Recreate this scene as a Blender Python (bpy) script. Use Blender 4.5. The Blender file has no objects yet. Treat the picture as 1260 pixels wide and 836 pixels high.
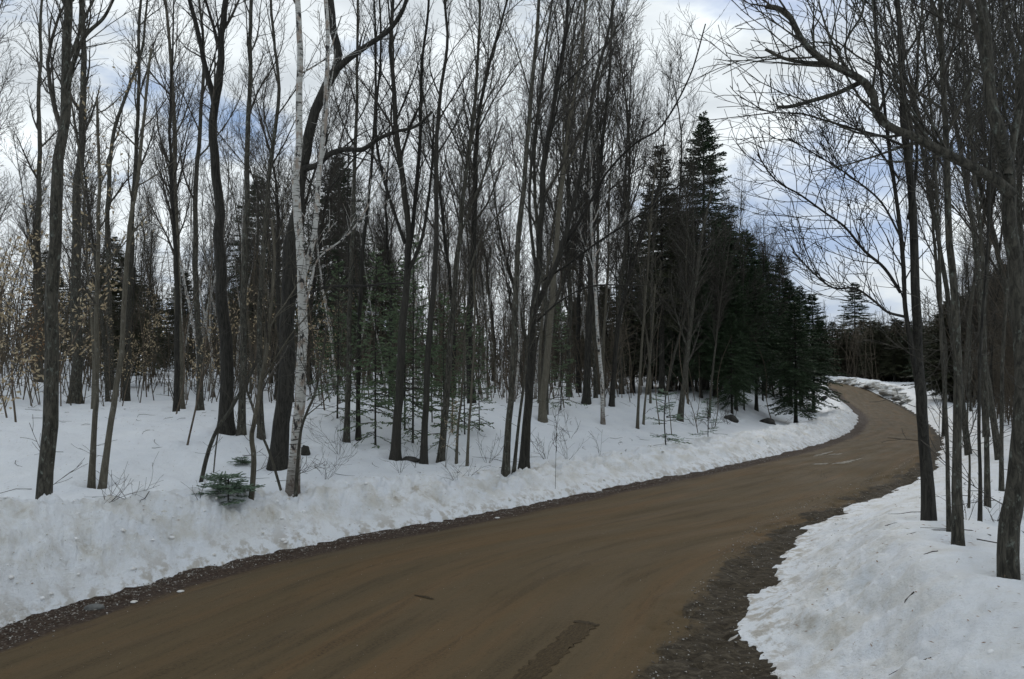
import bpy, math, random
import numpy as np
from mathutils import Vector
PI = math.pi
random.seed(11); RNG = np.random.default_rng(11)
sc = bpy.context.scene
# ------------------------------------------------------------------ camera
F = 930.0; HC = 2.4; HZ = 450.0; PITCH = math.atan((HZ-418)/F)
cam = bpy.data.objects.new('camera', bpy.data.cameras.new('camera'))
sc.collection.objects.link(cam); sc.camera = cam
cam.location = (0, 0, HC); cam.rotation_euler = (PI/2+PITCH, 0, 0)
cam.data.sensor_width = 36; cam.data.lens = F/1260*36; cam.data.clip_end = 2000; cam.data.clip_start = .05
# ------------------------------------------------------------------ sky and sun
SUN_EL, SUN_AZ = math.radians(32), math.radians(20)      # azimuth clockwise from +Y
w = bpy.data.worlds.new('World'); sc.world = w; w.use_nodes = True
nt = w.node_tree; nt.nodes.clear()
def wn(t, **k):
    n = nt.nodes.new(t)
    for a, b in k.items(): setattr(n, a, b)
    return n
out = wn('ShaderNodeOutputWorld'); bg = wn('ShaderNodeBackground'); bg.inputs[1].default_value = 0.1
sky = wn('ShaderNodeTexSky', sky_type='NISHITA', sun_disc=False, sun_elevation=SUN_EL, sun_rotation=SUN_AZ)
sky.air_density = 1.0; sky.ozone_density = 2.0
tc = wn('ShaderNodeTexCoord'); mp = wn('ShaderNodeMapping'); mp.inputs['Scale'].default_value = (1.6, 1.6, 4.6); mp.inputs['Location'].default_value = (-5.99, -7.09, -6.6)
n1 = wn('ShaderNodeTexNoise'); n1.inputs['Scale'].default_value = 1.5; n1.inputs['Detail'].default_value = 7; n1.inputs['Roughness'].default_value = .58
r1 = wn('ShaderNodeValToRGB'); r1.color_ramp.elements[0].position = .36; r1.color_ramp.elements[1].position = .49
r1.color_ramp.elements[0].color = (.25, .25, .25, 1)
n2 = wn('ShaderNodeTexNoise'); n2.inputs['Scale'].default_value = 2.6; n2.inputs['Detail'].default_value = 6
r2 = wn('ShaderNodeValToRGB'); r2.color_ramp.elements[0].position = .35; r2.color_ramp.elements[1].position = .68
r2.color_ramp.elements[0].color = (7.2, 7.8, 8.3, 1); r2.color_ramp.elements[1].color = (11.2, 11.9, 12.2, 1)
mx = wn('ShaderNodeMix', data_type='RGBA')
L = nt.links.new
L(tc.outputs['Generated'], mp.inputs[0]); L(mp.outputs[0], n1.inputs['Vector']); L(mp.outputs[0], n2.inputs['Vector'])
L(n1.outputs[0], r1.inputs[0]); L(n2.outputs[0], r2.inputs[0])
gm = wn('ShaderNodeMix', data_type='RGBA'); gm.inputs[0].default_value = .85; gm.inputs[7].default_value = (1.3, 3.0, 6.4, 1); L(sky.outputs[0], gm.inputs[6])
L(r1.outputs[0], mx.inputs[0]); L(gm.outputs[2], mx.inputs[6]); L(r2.outputs[0], mx.inputs[7])
L(mx.outputs[2], bg.inputs[0]); L(bg.outputs[0], out.inputs[0])
sd = bpy.data.lights.new('sun', 'SUN'); sd.energy = .9; sd.angle = math.radians(18); sd.color = (1, .95, .88)
so = bpy.data.objects.new('sun', sd); sc.collection.objects.link(so)
sv = Vector((math.sin(SUN_AZ)*math.cos(SUN_EL), math.cos(SUN_AZ)*math.cos(SUN_EL), math.sin(SUN_EL)))
so.rotation_euler = sv.to_track_quat('Z', 'Y').to_euler()
sc.view_settings.view_transform = 'Standard'; sc.view_settings.look = 'None'
sc.view_settings.exposure = -0.1; sc.view_settings.gamma = 1
# ------------------------------------------------------------------ materials
def mat(name, build):
    m = bpy.data.materials.new(name); m.use_nodes = True
    t = m.node_tree; b = t.nodes['Principled BSDF']
    b.inputs['Specular IOR Level'].default_value = .3
    N = NodeKit(t, b); build(N); return m
class NodeKit:
    def __init__(s, t, b): s.t, s.b = t, b
    def lk(s, a, b): s.t.links.new(a, b)
    def new(s, k, **kw):
        n = s.t.nodes.new(k)
        for a, v in kw.items(): setattr(n, a, v)
        return n
    def coord(s, scale=(1,1,1), kind='Object'):
        if kind == 'uv':
            c = s.new('ShaderNodeUVMap').outputs[0]
        else: c = s.new('ShaderNodeTexCoord').outputs[kind]
        m = s.new('ShaderNodeMapping'); m.inputs['Scale'].default_value = scale; s.lk(c, m.inputs[0]); return m.outputs[0]
    def noise(s, v, scale, detail=4, rough=.55, dist=0):
        n = s.new('ShaderNodeTexNoise'); n.inputs['Scale'].default_value = scale; n.inputs['Detail'].default_value = detail
        n.inputs['Roughness'].default_value = rough; n.inputs['Distortion'].default_value = dist; s.lk(v, n.inputs['Vector']); return n.outputs[0]
    def ramp(s, f, *st):
        r = s.new('ShaderNodeValToRGB'); e = r.color_ramp.elements
        for i, (p, c) in enumerate(st):
            if i > 1: e.new(p)
            e[i].position = p; e[i].color = (c[0], c[1], c[2], 1) if hasattr(c, '__len__') else (c, c, c, 1)
        s.lk(f, r.inputs[0]); return r.outputs[0]
    def mix(s, f, a, b):
        m = s.new('ShaderNodeMix', data_type='RGBA')
        for i, v in ((0, f), (6, a), (7, b)):
            if hasattr(v, 'is_output'): s.lk(v, m.inputs[i])
            elif i == 0: m.inputs[0].default_value = v
            else: m.inputs[i].default_value = (v[0], v[1], v[2], 1)
        return m.outputs[2]
    def math(s, op, a, b=0., clamp=False):
        m = s.new('ShaderNodeMath', operation=op); m.use_clamp = clamp
        for i, v in ((0, a), (1, b)):
            if hasattr(v, 'is_output'): s.lk(v, m.inputs[i])
            else: m.inputs[i].default_value = v
        return m.outputs[0]
    def attr(s, n): return s.new('ShaderNodeAttribute', attribute_name=n).outputs['Fac']
    def smooth(s, x, a, b):
        m = s.new('ShaderNodeMapRange', interpolation_type='SMOOTHSTEP'); s.lk(x, m.inputs[0])
        m.inputs[1].default_value = a; m.inputs[2].default_value = b; return m.outputs[0]
    def bump(s, h, strength, dist):
        b = s.new('ShaderNodeBump'); b.inputs['Strength'].default_value = strength; b.inputs['Distance'].default_value = dist
        s.lk(h, b.inputs['Height']); s.lk(b.outputs[0], s.b.inputs['Normal'])
    def col(s, c, rough=.8):
        s.lk(c, s.b.inputs['Base Color'])
        if hasattr(rough, 'is_output'): s.lk(rough, s.b.inputs['Roughness'])
        else: s.b.inputs['Roughness'].default_value = rough
def bark(name, dark, light, lich=(.15,.165,.14), lichf=.58, vs=2.2):
    def f(N):
        a = N.noise(N.coord((13,13,vs*1.3)), 2.2, 8, .72, .8); c = N.ramp(a, (.40, dark), (.60, light))
        l = N.noise(N.coord((7,7,4)), 2.6, 7, .7); c = N.mix(N.smooth(l, lichf-.03, lichf+.09), c, lich)
        o = N.new('ShaderNodeObjectInfo').outputs['Random']
        c = N.mix(N.math('MULTIPLY', N.math('SUBTRACT', 1.0, N.smooth(o, .0, .35)), .4), c, tuple(1.0*x for x in dark)); c = N.mix(N.math('MULTIPLY', N.smooth(o, .6, 1.), .4), c, tuple(1.1*x for x in light))
        N.col(c, .9); N.bump(N.noise(N.coord((22,22,vs*1.6)), 2, 5, .7, 1.2), .9, .03)
    return mat(name, f)
M = {}
M['bark'] = bark('grey_brown_bark', (.021,.020,.015), (.088,.081,.064))
M['darkbark'] = bark('dark_furrowed_bark', (.012,.011,.009), (.046,.043,.035), (.10,.10,.085), .68, 1.1)
M['beech'] = bark('smooth_tan_bark', (.06,.054,.04), (.125,.113,.085), (.19,.185,.16), .6, 1.5)
M['brown'] = bark('red_brown_bark', (.06,.045,.032), (.15,.118,.086))
def twigf(N):
    c = N.ramp(N.noise(N.coord((4,4,4)), 3, 3), (.35, (.026,.023,.018)), (.65, (.068,.06,.048))); N.col(c, .8)
M['twig'] = mat('twig_bark', twigf)
M['brush'] = mat('brown_brush', lambda N: N.col(N.ramp(N.noise(N.coord(), .35, 4), (.35, (.045,.037,.026)), (.65, (.12,.098,.07))), .85))
def birchf(N):
    a = N.noise(N.coord((3,3,26)), 2, 6, .62, .4); c = N.mix(N.smooth(a, .53, .61), (.43,.425,.395), (.03,.028,.025))
    p = N.noise(N.coord((5,5,2.4)), 2.2, 5, .6); c = N.mix(N.smooth(p, .50, .62), c, (.27,.225,.185))
    q = N.noise(N.coord((7,7,3)), 1.7, 4, .6); c = N.mix(N.smooth(q, .58, .62), c, (.03,.028,.026))
    z = N.new('ShaderNodeSeparateXYZ'); N.lk(N.coord(), z.inputs[0])
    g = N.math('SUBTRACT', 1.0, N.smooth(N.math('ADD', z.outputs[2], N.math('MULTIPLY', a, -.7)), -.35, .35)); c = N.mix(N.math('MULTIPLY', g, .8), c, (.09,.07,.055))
    N.col(c, .7); N.bump(a, .5, .015)
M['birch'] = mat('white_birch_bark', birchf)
def needlef(a, b):
    def f(N):
        c = N.ramp(N.noise(N.coord((1,1,1)), 6, 3), (.35, a), (.65, b)); N.col(c, .65)
    return f
M['needle'] = mat('dark_fir_needles', needlef((.017,.033,.015), (.048,.078,.034)))
M['needle_young'] = mat('young_fir_needles', needlef((.055,.082,.042), (.125,.17,.088)))
M['needle_blue'] = mat('blue_green_needles', needlef((.075,.115,.075), (.16,.22,.15)))
M['drygreen'] = mat('olive_needles', needlef((.026,.030,.014), (.062,.064,.032)))
M['leaf'] = mat('dry_beech_leaf', lambda N: N.col(N.ramp(N.noise(N.coord(), 9, 2), (.35, (.24,.175,.10)), (.65, (.42,.35,.23))), .8))
M['leafbrown'] = mat('russet_dry_leaf', lambda N: N.col(N.ramp(N.noise(N.coord(), 9, 2), (.35, (.16,.085,.04)), (.65, (.30,.18,.09))), .8))
def snowf(N):
    co = N.coord()
    sL, sR = N.attr('edge_left'), N.attr('edge_right')
    m1 = N.noise(co, 1.1, 6, .62); m2 = N.noise(co, 6, 6, .65); m3 = N.noise(co, 38, 4, .7)
    c = N.ramp(m1, (.3, (.68,.705,.735)), (.7, (.765,.785,.80)))
    # grit thrown up by the plough: thick by the road, thin over the bank
    w = N.new('ShaderNodeMath', operation='MAXIMUM'); N.lk(sL, w.inputs[0]); N.lk(sR, w.inputs[1]); s = w.outputs[0]
    near = N.math('SUBTRACT', 1.0, N.smooth(s, .0, 2.6)); edge = N.math('SUBTRACT', 1.0, N.smooth(s, .0, .45))
    near = N.math('MULTIPLY', near, N.smooth(s, .05, .5))
    g = N.math('MULTIPLY', N.smooth(N.noise(co, 2.2, 7, .7), .38, .66), near)
    c = N.mix(N.math('MULTIPLY', g, .85), c, (.50,.475,.41))
    bl = N.math('MULTIPLY', N.smooth(m1, .56, .68), N.math('MULTIPLY', near, N.smooth(m2, .45, .6)))
    c = N.mix(N.math('MULTIPLY', bl, .85), c, (.36,.31,.235))
    c = N.mix(N.math('MULTIPLY', N.smooth(m3, .60, .74), N.math('MULTIPLY', near, .8)), c, (.20,.175,.145))
    c = N.mix(N.math('MULTIPLY', N.math('MULTIPLY', edge, N.smooth(m2, .46, .60)), .75), c, (.33,.285,.22))
    v = N.noise(co, 22, 5, .75); c = N.mix(N.math('MULTIPLY', N.smooth(v, .70, .74), .7), c, (.16,.13,.10))
    N.col(c, .55)
    N.bump(N.math('ADD', N.math('MULTIPLY', N.noise(co, 9, 7, .72), 1.3), N.math('MULTIPLY', m3, .4)), .7, .06)
M['snow'] = mat('old_snow', snowf)
def roadf(N):
    uv = N.coord((1,1,1), 'uv'); st = N.coord((1.1,.10,1), 'uv'); st2 = N.coord((3.0,.26,1), 'uv'); st3 = N.coord((7,1.9,1),'uv')
    a = N.noise(st, 1.6, 5, .6, .5); b = N.noise(st2, 1.5, 6, .65, .3); d = N.noise(st3, 2, 6, .7)
    gr = N.noise(uv, 42, 5, .8); pt = N.noise(uv, 7, 5, .6)
    c = N.ramp(a, (.32, (.087,.064,.035)), (.50, (.095,.067,.035)), (.64, (.113,.072,.035)), (.80, (.089,.067,.038)))
    c = N.mix(N.math('MULTIPLY', N.math('MULTIPLY', N.smooth(b, .50, .64), N.math('ADD', .35, N.smooth(gr, .44, .56))), .42), c, (.040,.029,.016))
    c = N.mix(N.math('MULTIPLY', N.math('SUBTRACT', 1.0, N.smooth(b, .3, .45)), .3), c, (.112,.080,.040))
    c = N.mix(N.math('MULTIPLY', N.math('MULTIPLY', N.smooth(d, .52, .66), N.smooth(gr, .44, .58)), .48), c, (.040,.029,.016))
    c = N.mix(N.math('MULTIPLY', N.smooth(gr, .54, .68), .7), c, (.040,.030,.018))
    c = N.mix(N.math('MULTIPLY', N.smooth(pt, .6, .72), .3), c, (.13,.09,.052))
    # verges
    sL, sR = N.attr('edge_left'), N.attr('edge_right')
    jl = N.math('ADD', sL, N.math('MULTIPLY', N.math('SUBTRACT', N.noise(N.coord((3,.5,1),'uv'), 2, 5), .5), .55))
    vl = N.smooth(jl, -.72, -.42)
    deb = N.ramp(N.noise(uv, 24, 5, .75), (.34, (.022,.015,.011)), (.56, (.062,.042,.03)), (.69, (.17,.15,.13)))
    c = N.mix(vl, c, deb)
    yy = N.new('ShaderNodeSeparateXYZ'); N.lk(N.coord(), yy.inputs[0]); thin = N.math('MULTIPLY', N.smooth(yy.outputs[1], 7.5, 12.5), -.42)
    jr = N.math('ADD', N.math('ADD', sR, thin), N.math('MULTIPLY', N.math('SUBTRACT', N.noise(N.coord((2.4,1.1,1),'uv'), 1.1, 5, .6), .5), 1.0))
    vr = N.smooth(jr, -.78, -.66)
    mud = N.ramp(N.noise(N.coord((2.2,4.5,1),'uv'), 4, 7, .72, .8), (.33, (.018,.014,.009)), (.52, (.052,.041,.027)), (.68, (.115,.096,.068)))
    c = N.mix(vr, c, mud)
    wet = N.noise(N.coord((1.4,.4,1),'uv'), 1.4, 3)
    N.col(c, N.ramp(wet, (.35, .78), (.65, .9)))
    h = N.math('ADD', N.math('MULTIPLY', gr, .3), N.math('ADD', N.math('MULTIPLY', d, .22), N.math('MULTIPLY', N.noise(uv, 16, 5, .7), N.math('ADD', .25, N.math('MULTIPLY', N.math('ADD', vr, vl), 1.4)))))
    N.bump(h, .75, .035)
M['road'] = mat('packed_gravel_and_mud', roadf)
M['wetmark'] = mat('wet_pressed_gravel', lambda N: (N.col(N.ramp(N.noise(N.coord((5,1.2,1),'uv'), 9, 6, .75), (.35, (.036,.026,.014)), (.7, (.082,.058,.031))), .7), N.bump(N.noise(N.coord((5,2,1),'uv'), 14, 5), .6, .02)))
M['wetdark'] = mat('wet_mud', lambda N: (N.col(N.ramp(N.noise(N.coord(), 30, 5, .7), (.35, (.03,.022,.013)), (.7, (.07,.052,.031))), .7)))
M['ice'] = mat('road_ice', lambda N: N.col(N.ramp(N.noise(N.coord(), 9, 5), (.36, (.12,.10,.07)), (.60, (.30,.275,.235))), .9))
M['rock'] = mat('dark_rock', lambda N: (N.col(N.ramp(N.noise(N.coord(), 4, 6), (.35, (.015,.014,.012)), (.7, (.06,.056,.05))), .85), N.bump(N.noise(N.coord(), 7, 6), .7, .05)))
M['greyrock'] = mat('grey_stone', lambda N: (N.col(N.ramp(N.noise(N.coord(), 12, 6), (.3, (.07,.07,.068)), (.7, (.17,.17,.16))), .8), N.bump(N.noise(N.coord(), 20, 6), .5, .02)))
M['gravel'] = mat('loose_gravel', lambda N: N.col(N.ramp(N.noise(N.coord(), 14, 3), (.35, (.06,.05,.04)), (.5, (.18,.16,.135)), (.64, (.42,.40,.37))), .85))
M['snowbit'] = mat('crumbled_snow', lambda N: N.col(N.ramp(N.noise(N.coord(), 5, 4), (.38, (.52,.50,.45)), (.55, (.78,.78,.78))), .6))
M['chunk'] = mat('dirty_snow_block', lambda N: (N.col(N.ramp(N.noise(N.coord(), 2.4, 6, .65), (.32, (.30,.265,.21)), (.46, (.58,.555,.50)), (.6, (.74,.745,.74))), .7), N.bump(N.noise(N.coord(), 7, 6, .7), .8, .08)))
# ------------------------------------------------------------------ numpy noise and terrain
def _h(ix, iy, s):
    n = (ix.astype(np.int64)*374761393 + iy.astype(np.int64)*668265263 + s*1442695041) & 0xffffffff
    n = ((n ^ (n >> 13))*1274126177) & 0xffffffff
    return ((n ^ (n >> 16)) & 0xffffff)/float(0xffffff)
def vn(x, y, s=0):
    ix, iy = np.floor(x), np.floor(y); fx, fy = x-ix, y-iy
    fx = fx*fx*fx*(fx*(fx*6-15)+10); fy = fy*fy*fy*(fy*(fy*6-15)+10)
    a, b, c, d = _h(ix,iy,s), _h(ix+1,iy,s), _h(ix,iy+1,s), _h(ix+1,iy+1,s)
    return (a+(b-a)*fx)*(1-fy)+(c+(d-c)*fx)*fy
def fbm(x, y, f, o=4, s=0, g=.5):
    t = np.zeros_like(x); a = 1.; A = 0
    for i in range(o):
        ca, sa = math.cos(i*1.3+s), math.sin(i*1.3+s)
        t += a*(vn((x*ca-y*sa)*f, (x*sa+y*ca)*f, s*17+i)-.5); A += a; a *= g; f *= 2.03
    return t/A*2          # about -1..1
def ss(a, b, x):
    t = np.clip((x-a)/(b-a), 0, 1); return t*t*(3-2*t)
CP = [((-13,-34,0),(-6.4,-36,0)), ((-9.4,-8,0),(-3.4,-9,0)), ((-6.7,1.2,0),(-.7,.2,0)), ((-5.4,5,0),(1.35,4.6,0)), ((-4.65,6.87,0),(2.05,6.3,0)), ((-3.7,8.93,0),(2.95,8.3,0)),
      ((-2.4,10.5,0),(3.7,9.9,0)), ((-.4,12.4,0),(4.6,11.5,0)), ((2.9,15.9,0),(7.0,14.3,0)), ((5.4,18.6,-.02),(10.1,18.2,-.02)), ((9.8,24.7,-.2),(13.8,24.4,-.2)),
      ((16.6,37.2,-.8),(20.0,35.6,-.8)), ((24.6,54,-1.2),(29.8,55.8,-1.2)), ((30.6,70.3,-1.0),(36.6,73.2,-1.0)), ((34.2,82.7,0),(39.2,85.8,0)),
      ((33.5,94,.45),(38.8,97.5,.45)), ((29,106,.5),(34,110,.5)), ((12,122,.5),(15,128,.5)), ((-15,135,.5),(-13,141,.5))]
def cr(P, n):
    P = [np.array(p, float) for p in P]; P = [2*P[0]-P[1]]+P+[2*P[-1]-P[-2]]; o = []
    for i in range(1, len(P)-2):
        p0,p1,p2,p3 = P[i-1:i+3]
        for k in range(n):
            t = k/n; o.append(.5*((2*p1)+(-p0+p2)*t+(2*p0-5*p1+4*p2-p3)*t*t+(-p0+3*p1-3*p2+p3)*t**3))
    o.append(P[-2]); return np.array(o)
EL = cr([a for a, b in CP], 10); ER = cr([b for a, b in CP], 10)
def pdist(x, y, P, side):
    """signed distance to an edge line (positive outside the road) and its z"""
    if x.size <= 1000:
        sh = x.shape; x1, y1 = x.ravel()[:,None], y.ravel()[:,None]; a, b = P[:-1], P[1:]; dx, dy = (b-a)[:,0][None], (b-a)[:,1][None]
        t = np.clip(((x1-a[:,0])*dx+(y1-a[:,1])*dy)/(dx*dx+dy*dy), 0, 1); qx, qy = x1-a[:,0]-t*dx, y1-a[:,1]-t*dy; d = qx*qx+qy*qy
        i = d.argmin(1); j = np.arange(len(i)); s1 = np.sign(dx[0][i]*qy[j,i]-dy[0][i]*qx[j,i])*side
        return (np.sqrt(d[j,i])*np.where(s1 == 0, 1, s1)).reshape(sh), (a[i,2]+t[j,i]*(b-a)[i,2]).reshape(sh)
    best = np.full(x.shape, 1e9); sg = np.ones(x.shape); zz = np.zeros(x.shape)
    for i in range(len(P)-1):
        ax, ay, az = P[i]; bx, by, bz = P[i+1]; dx, dy = bx-ax, by-ay
        t = np.clip(((x-ax)*dx+(y-ay)*dy)/(dx*dx+dy*dy), 0, 1)
        qx, qy = x-ax-t*dx, y-ay-t*dy; d = qx*qx+qy*qy; m = d < best
        best = np.where(m, d, best); sg = np.where(m, np.sign(dx*qy-dy*qx)*side, sg); zz = np.where(m, az+t*(bz-az), zz)
    return np.sqrt(best)*np.where(sg == 0, 1, sg), zz
def edges(x, y):
    sl, zl = pdist(x, y, EL, 1); sr, zr = pdist(x, y, ER, -1)
    dl, dr = np.abs(sl)+1e-6, np.abs(sr)+1e-6
    return sl, sr, (zl*dr+zr*dl)/(dl+dr)
def ground(x, y, fine=True):
    x = np.asarray(x, float); y = np.asarray(y, float)
    sl, sr, zr = edges(x, y)
    e = fbm(x, y, .9, 3, 3)*.22+fbm(x, y, 5, 4, 5, .65)*.10
    l, r = sl+e*.6, sr+e*1.1+.24*ss(5.5,7.5,y)*(1-ss(8.5,11,y))
    hl = np.interp(y, [0,7,9,11.4,14.6,19,30,60,80], [.8,.76,.62,.36,.24,.22,.3,.55,.6])
    rise = np.interp(y, [15,30], [11,6])
    lump = fbm(x, y, 1.3, 4, 1, .6); lump2 = np.abs(fbm(x, y, 2.6, 4, 2, .65)); fl = fbm(x, y, .25, 3, 8)
    zl = .07*ss(-.02, .14, l)+.1*ss(0,.5,l)+hl*ss(.0,1.05,l)*(1-.88*ss(1.2,2.15,l))
    amp = ss(.05,.6,l)*(1-ss(1.7,2.6,l)); zl = zl+amp*(lump*.13-lump2*.24+.08-.07*ss(.1,.5,fbm(x*.8+y*.5, y*1.4, 2.3, 3, 31)))
    zl = zl+zr*(1-ss(1,6,l))+.9*ss(3.2,rise+.5,l)+1.6*ss(11,60,l)+.14*fl*ss(3,7,l)+.07*lump*ss(2.5,4,l)
    far = ss(28,50,y)
    zR = .022*ss(-.05,.1,r)+.03*ss(.1,.6,r)+np.interp(y, [5,7,9.5,13,40,60], [.86,.82,.52,.30,.3,.45])*ss(.05,1.6,r)*(1-.75*ss(1.9,3.8,r))+.2*far*ss(.1,1.2,r)
    ampr = ss(.3,1.6,r)*(.14+.86*far); zR = zR+ampr*(lump*.12-lump2*.1)*(1-ss(3,5,r))+zr*(1-ss(1,8,r))
    zR = zR-.55*ss(2.2,4.6,r)*(1-far)+1.5*ss(14,70,r)+.12*fl*ss(3,7,r)+.07*lump*ss(3,5,r)
    hill = 10*ss(105,260,np.hypot(x,y))
    if fine:
        mic = fbm(x, y, 7, 4, 6, .65)*.030; zl = zl+amp*mic*1.6+mic*.3; zR = zR+mic*.4*ss(.1,.6,r)
    z = np.where(l > 0, zl, np.where(r > 0, zR, 0)); inside = (l <= 0) & (r <= 0)
    under = zr-.02-.16*ss(0,.25,np.minimum(np.abs(l), np.abs(r)))
    isl = ss(.30,.5,fbm(x*1.6+y*.4, y*1.6-x*.4, 2.2, 4, 21, .6))*ss(-.95,-.5,r)*(1-ss(-.2,0,r))*(1-ss(12,20,y)); under = under+isl*.15
    z = np.where(inside, under, z-.02*(1-ss(0,.1,np.where(l>0,l,r))))
    return z+hill, sl, sr
def gz(x, y): return float(ground(np.array([x]), np.array([y]), False)[0][0])
def ray(px, py):
    u = (418-py)/F; dy = math.cos(PITCH)-u*math.sin(PITCH); dz = math.sin(PITCH)+u*math.cos(PITCH)
    return (px-630)/F/dy, dz/dy
DS = np.geomspace(3, 160, 900)
def hit(px, py):
    rx, rz = ray(px, py); g = ground(rx*DS, DS, False)[0]; d = HC+rz*DS-g
    i = np.argmax(d < 0) if (d < 0).any() else len(DS)-1
    i = max(i, 1); t = d[i-1]/(d[i-1]-d[i]+1e-9); t = min(max(t,0),1); D = DS[i-1]+(DS[i]-DS[i-1])*t
    return np.array((rx*D, D, HC+rz*D))
def at(px, py, D):
    rx, rz = ray(px, py); return np.array((rx*D, D, HC+rz*D))
# ------------------------------------------------------------------ mesh building
def mesh_from(name, V, Fq, Ft=None, smooth=True):
    V = np.asarray(V, np.float32); me = bpy.data.meshes.new(name)
    fs = [(np.asarray(f, np.int32), k) for f, k in ((Fq, 4), (Ft, 3)) if f is not None and len(f)]
    nl = sum(f.shape[0]*k for f, k in fs); nf = sum(f.shape[0] for f, k in fs)
    me.vertices.add(len(V)); me.vertices.foreach_set('co', V.ravel()); me.loops.add(nl); me.polygons.add(nf)
    me.loops.foreach_set('vertex_index', np.concatenate([f.ravel() for f, k in fs]))
    tot = np.concatenate([np.full(f.shape[0], k, np.int32) for f, k in fs]); st = np.concatenate([[0], np.cumsum(tot)[:-1]]).astype(np.int32)
    me.polygons.foreach_set('loop_start', st); me.polygons.foreach_set('loop_total', tot)
    me.polygons.foreach_set('use_smooth', np.full(nf, smooth)); me.update(calc_edges=True); return me
col = sc.collection
def link(name, me, m, parent=None, loc=None, **props):
    o = bpy.data.objects.new(name, me); col.objects.link(o)
    if m and not me.materials: me.materials.append(m)
    if parent: o.parent = parent
    if loc is not None: o.location = loc
    for k, v in props.items(): o[k] = v
    return o
def thing(name, loc, label, cat, group=None):
    o = bpy.data.objects.new(name, None); col.objects.link(o); o.location = loc; o['label'] = label; o['category'] = cat
    o.empty_display_size = .1
    if group: o['group'] = group
    return o
class Tubes:
    def __init__(s): s.g = {}; s.q = []
    def add(s, pts, rad, sides): s.g.setdefault((len(pts), sides), []).append((pts, rad))
    def arrays(s, rough=0):
        VV, FF, FT, off = [], [], [], 0
        for (n, k), L_ in s.g.items():
            P = np.array([p for p, r in L_]); R = np.array([r for p, r in L_]); B = len(L_)
            T = np.empty_like(P); T[:,1:-1] = P[:,2:]-P[:,:-2]; T[:,0] = P[:,1]-P[:,0]; T[:,-1] = P[:,-1]-P[:,-2]
            T /= np.linalg.norm(T, axis=2, keepdims=True)+1e-9
            D = P[:,-1]-P[:,0]; D /= np.linalg.norm(D, axis=1, keepdims=True)+1e-9
            ref = np.where(np.abs(D[:,0:1]) < .6, np.array([[1.,0,0]]), np.array([[0,1.,0]]))
            U = ref[:,None,:]-(ref[:,None,:]*T).sum(2, keepdims=True)*T; U /= np.linalg.norm(U, axis=2, keepdims=True)+1e-9
            W = np.cross(T, U); a = np.arange(k)/k*2*PI
            ring = U[:,:,None,:]*np.cos(a)[None,None,:,None]+W[:,:,None,:]*np.sin(a)[None,None,:,None]
            rr = R[:,:,None,None]*np.ones((1,1,k,1))
            if rough: rr = rr*(1+rough*(RNG.random(rr.shape)-.5))
            V = (P[:,:,None,:]+ring*rr).reshape(-1, 3)
            b = np.arange(B)[:,None,None]*n*k+np.arange(n-1)[None,:,None]*k+np.arange(k)[None,None,:]
            c = np.arange(B)[:,None,None]*n*k+np.arange(n-1)[None,:,None]*k+((np.arange(k)+1)%k)[None,None,:]
            FF.append((np.stack([b, c, c+k, b+k], -1).reshape(-1, 4)+off)); VV.append(V)
            for e0 in (n-1,):
                if k >= 4:
                    base = np.arange(B)*n*k+e0*k
                    FT.append(np.concatenate([np.stack([base, base+i, base+i+1], -1) for i in range(1, k-1)])+off)
            off += len(V)
        V = np.concatenate(VV) if VV else np.zeros((0,3)); 
        return V, (np.concatenate(FF) if FF else np.zeros((0,4),int)), (np.concatenate(FT) if FT else np.zeros((0,3),int))
    def mesh(s, name, rough=0):
        V, Q, T = s.arrays(rough); return mesh_from(name, V, Q, T)
def leaf_arrays(C, D, Ln, Wd, up=None):
    """diamond leaves: centre C, direction D, length, width; folded slightly"""
    n = len(C); D = D/(np.linalg.norm(D, axis=1, keepdims=True)+1e-9)
    R = RNG.normal(size=(n,3)) if up is None else up+RNG.normal(size=(n,3))*.35
    S = np.cross(D, R); S /= np.linalg.norm(S, axis=1, keepdims=True)+1e-9; Nn = np.cross(S, D)
    Ln = np.broadcast_to(np.asarray(Ln), (n,))[:,None]; Wd = np.broadcast_to(np.asarray(Wd), (n,))[:,None]
    V = np.stack([C, C+D*Ln*.45+S*Wd*.5+Nn*Wd*.2, C+D*Ln, C+D*Ln*.45-S*Wd*.5+Nn*Wd*.2], 1).reshape(-1,3)
    b = np.arange(n)*4
    return V, np.concatenate([np.stack([b,b+1,b+2],-1), np.stack([b,b+2,b+3],-1)])
rnd = random.random; uni = random.uniform
def nrm(v): return v/(np.linalg.norm(v)+1e-9)
def rvec(): return np.array((random.gauss(0,1), random.gauss(0,1), random.gauss(0,1)))
def path3(start, d, L_, nseg, wander, up):
    p = np.array(start, float); P = [p]; d = nrm(np.array(d, float)); st = L_/nseg; w_ = rvec()*.5
    for i in range(nseg):
        w_ = w_*.5+rvec()*.7
        d = nrm(d+w_*wander+np.array((0,0,up))); p = p+d*st; P.append(p)
    return np.array(P)
def perp(t, phi):
    a = np.cross(t, (0,0,1.)) if abs(t[2]) < .95 else np.cross(t, (1.,0,0)); a = nrm(a); b = np.cross(t, a)
    return a*math.cos(phi)+b*math.sin(phi)
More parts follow.
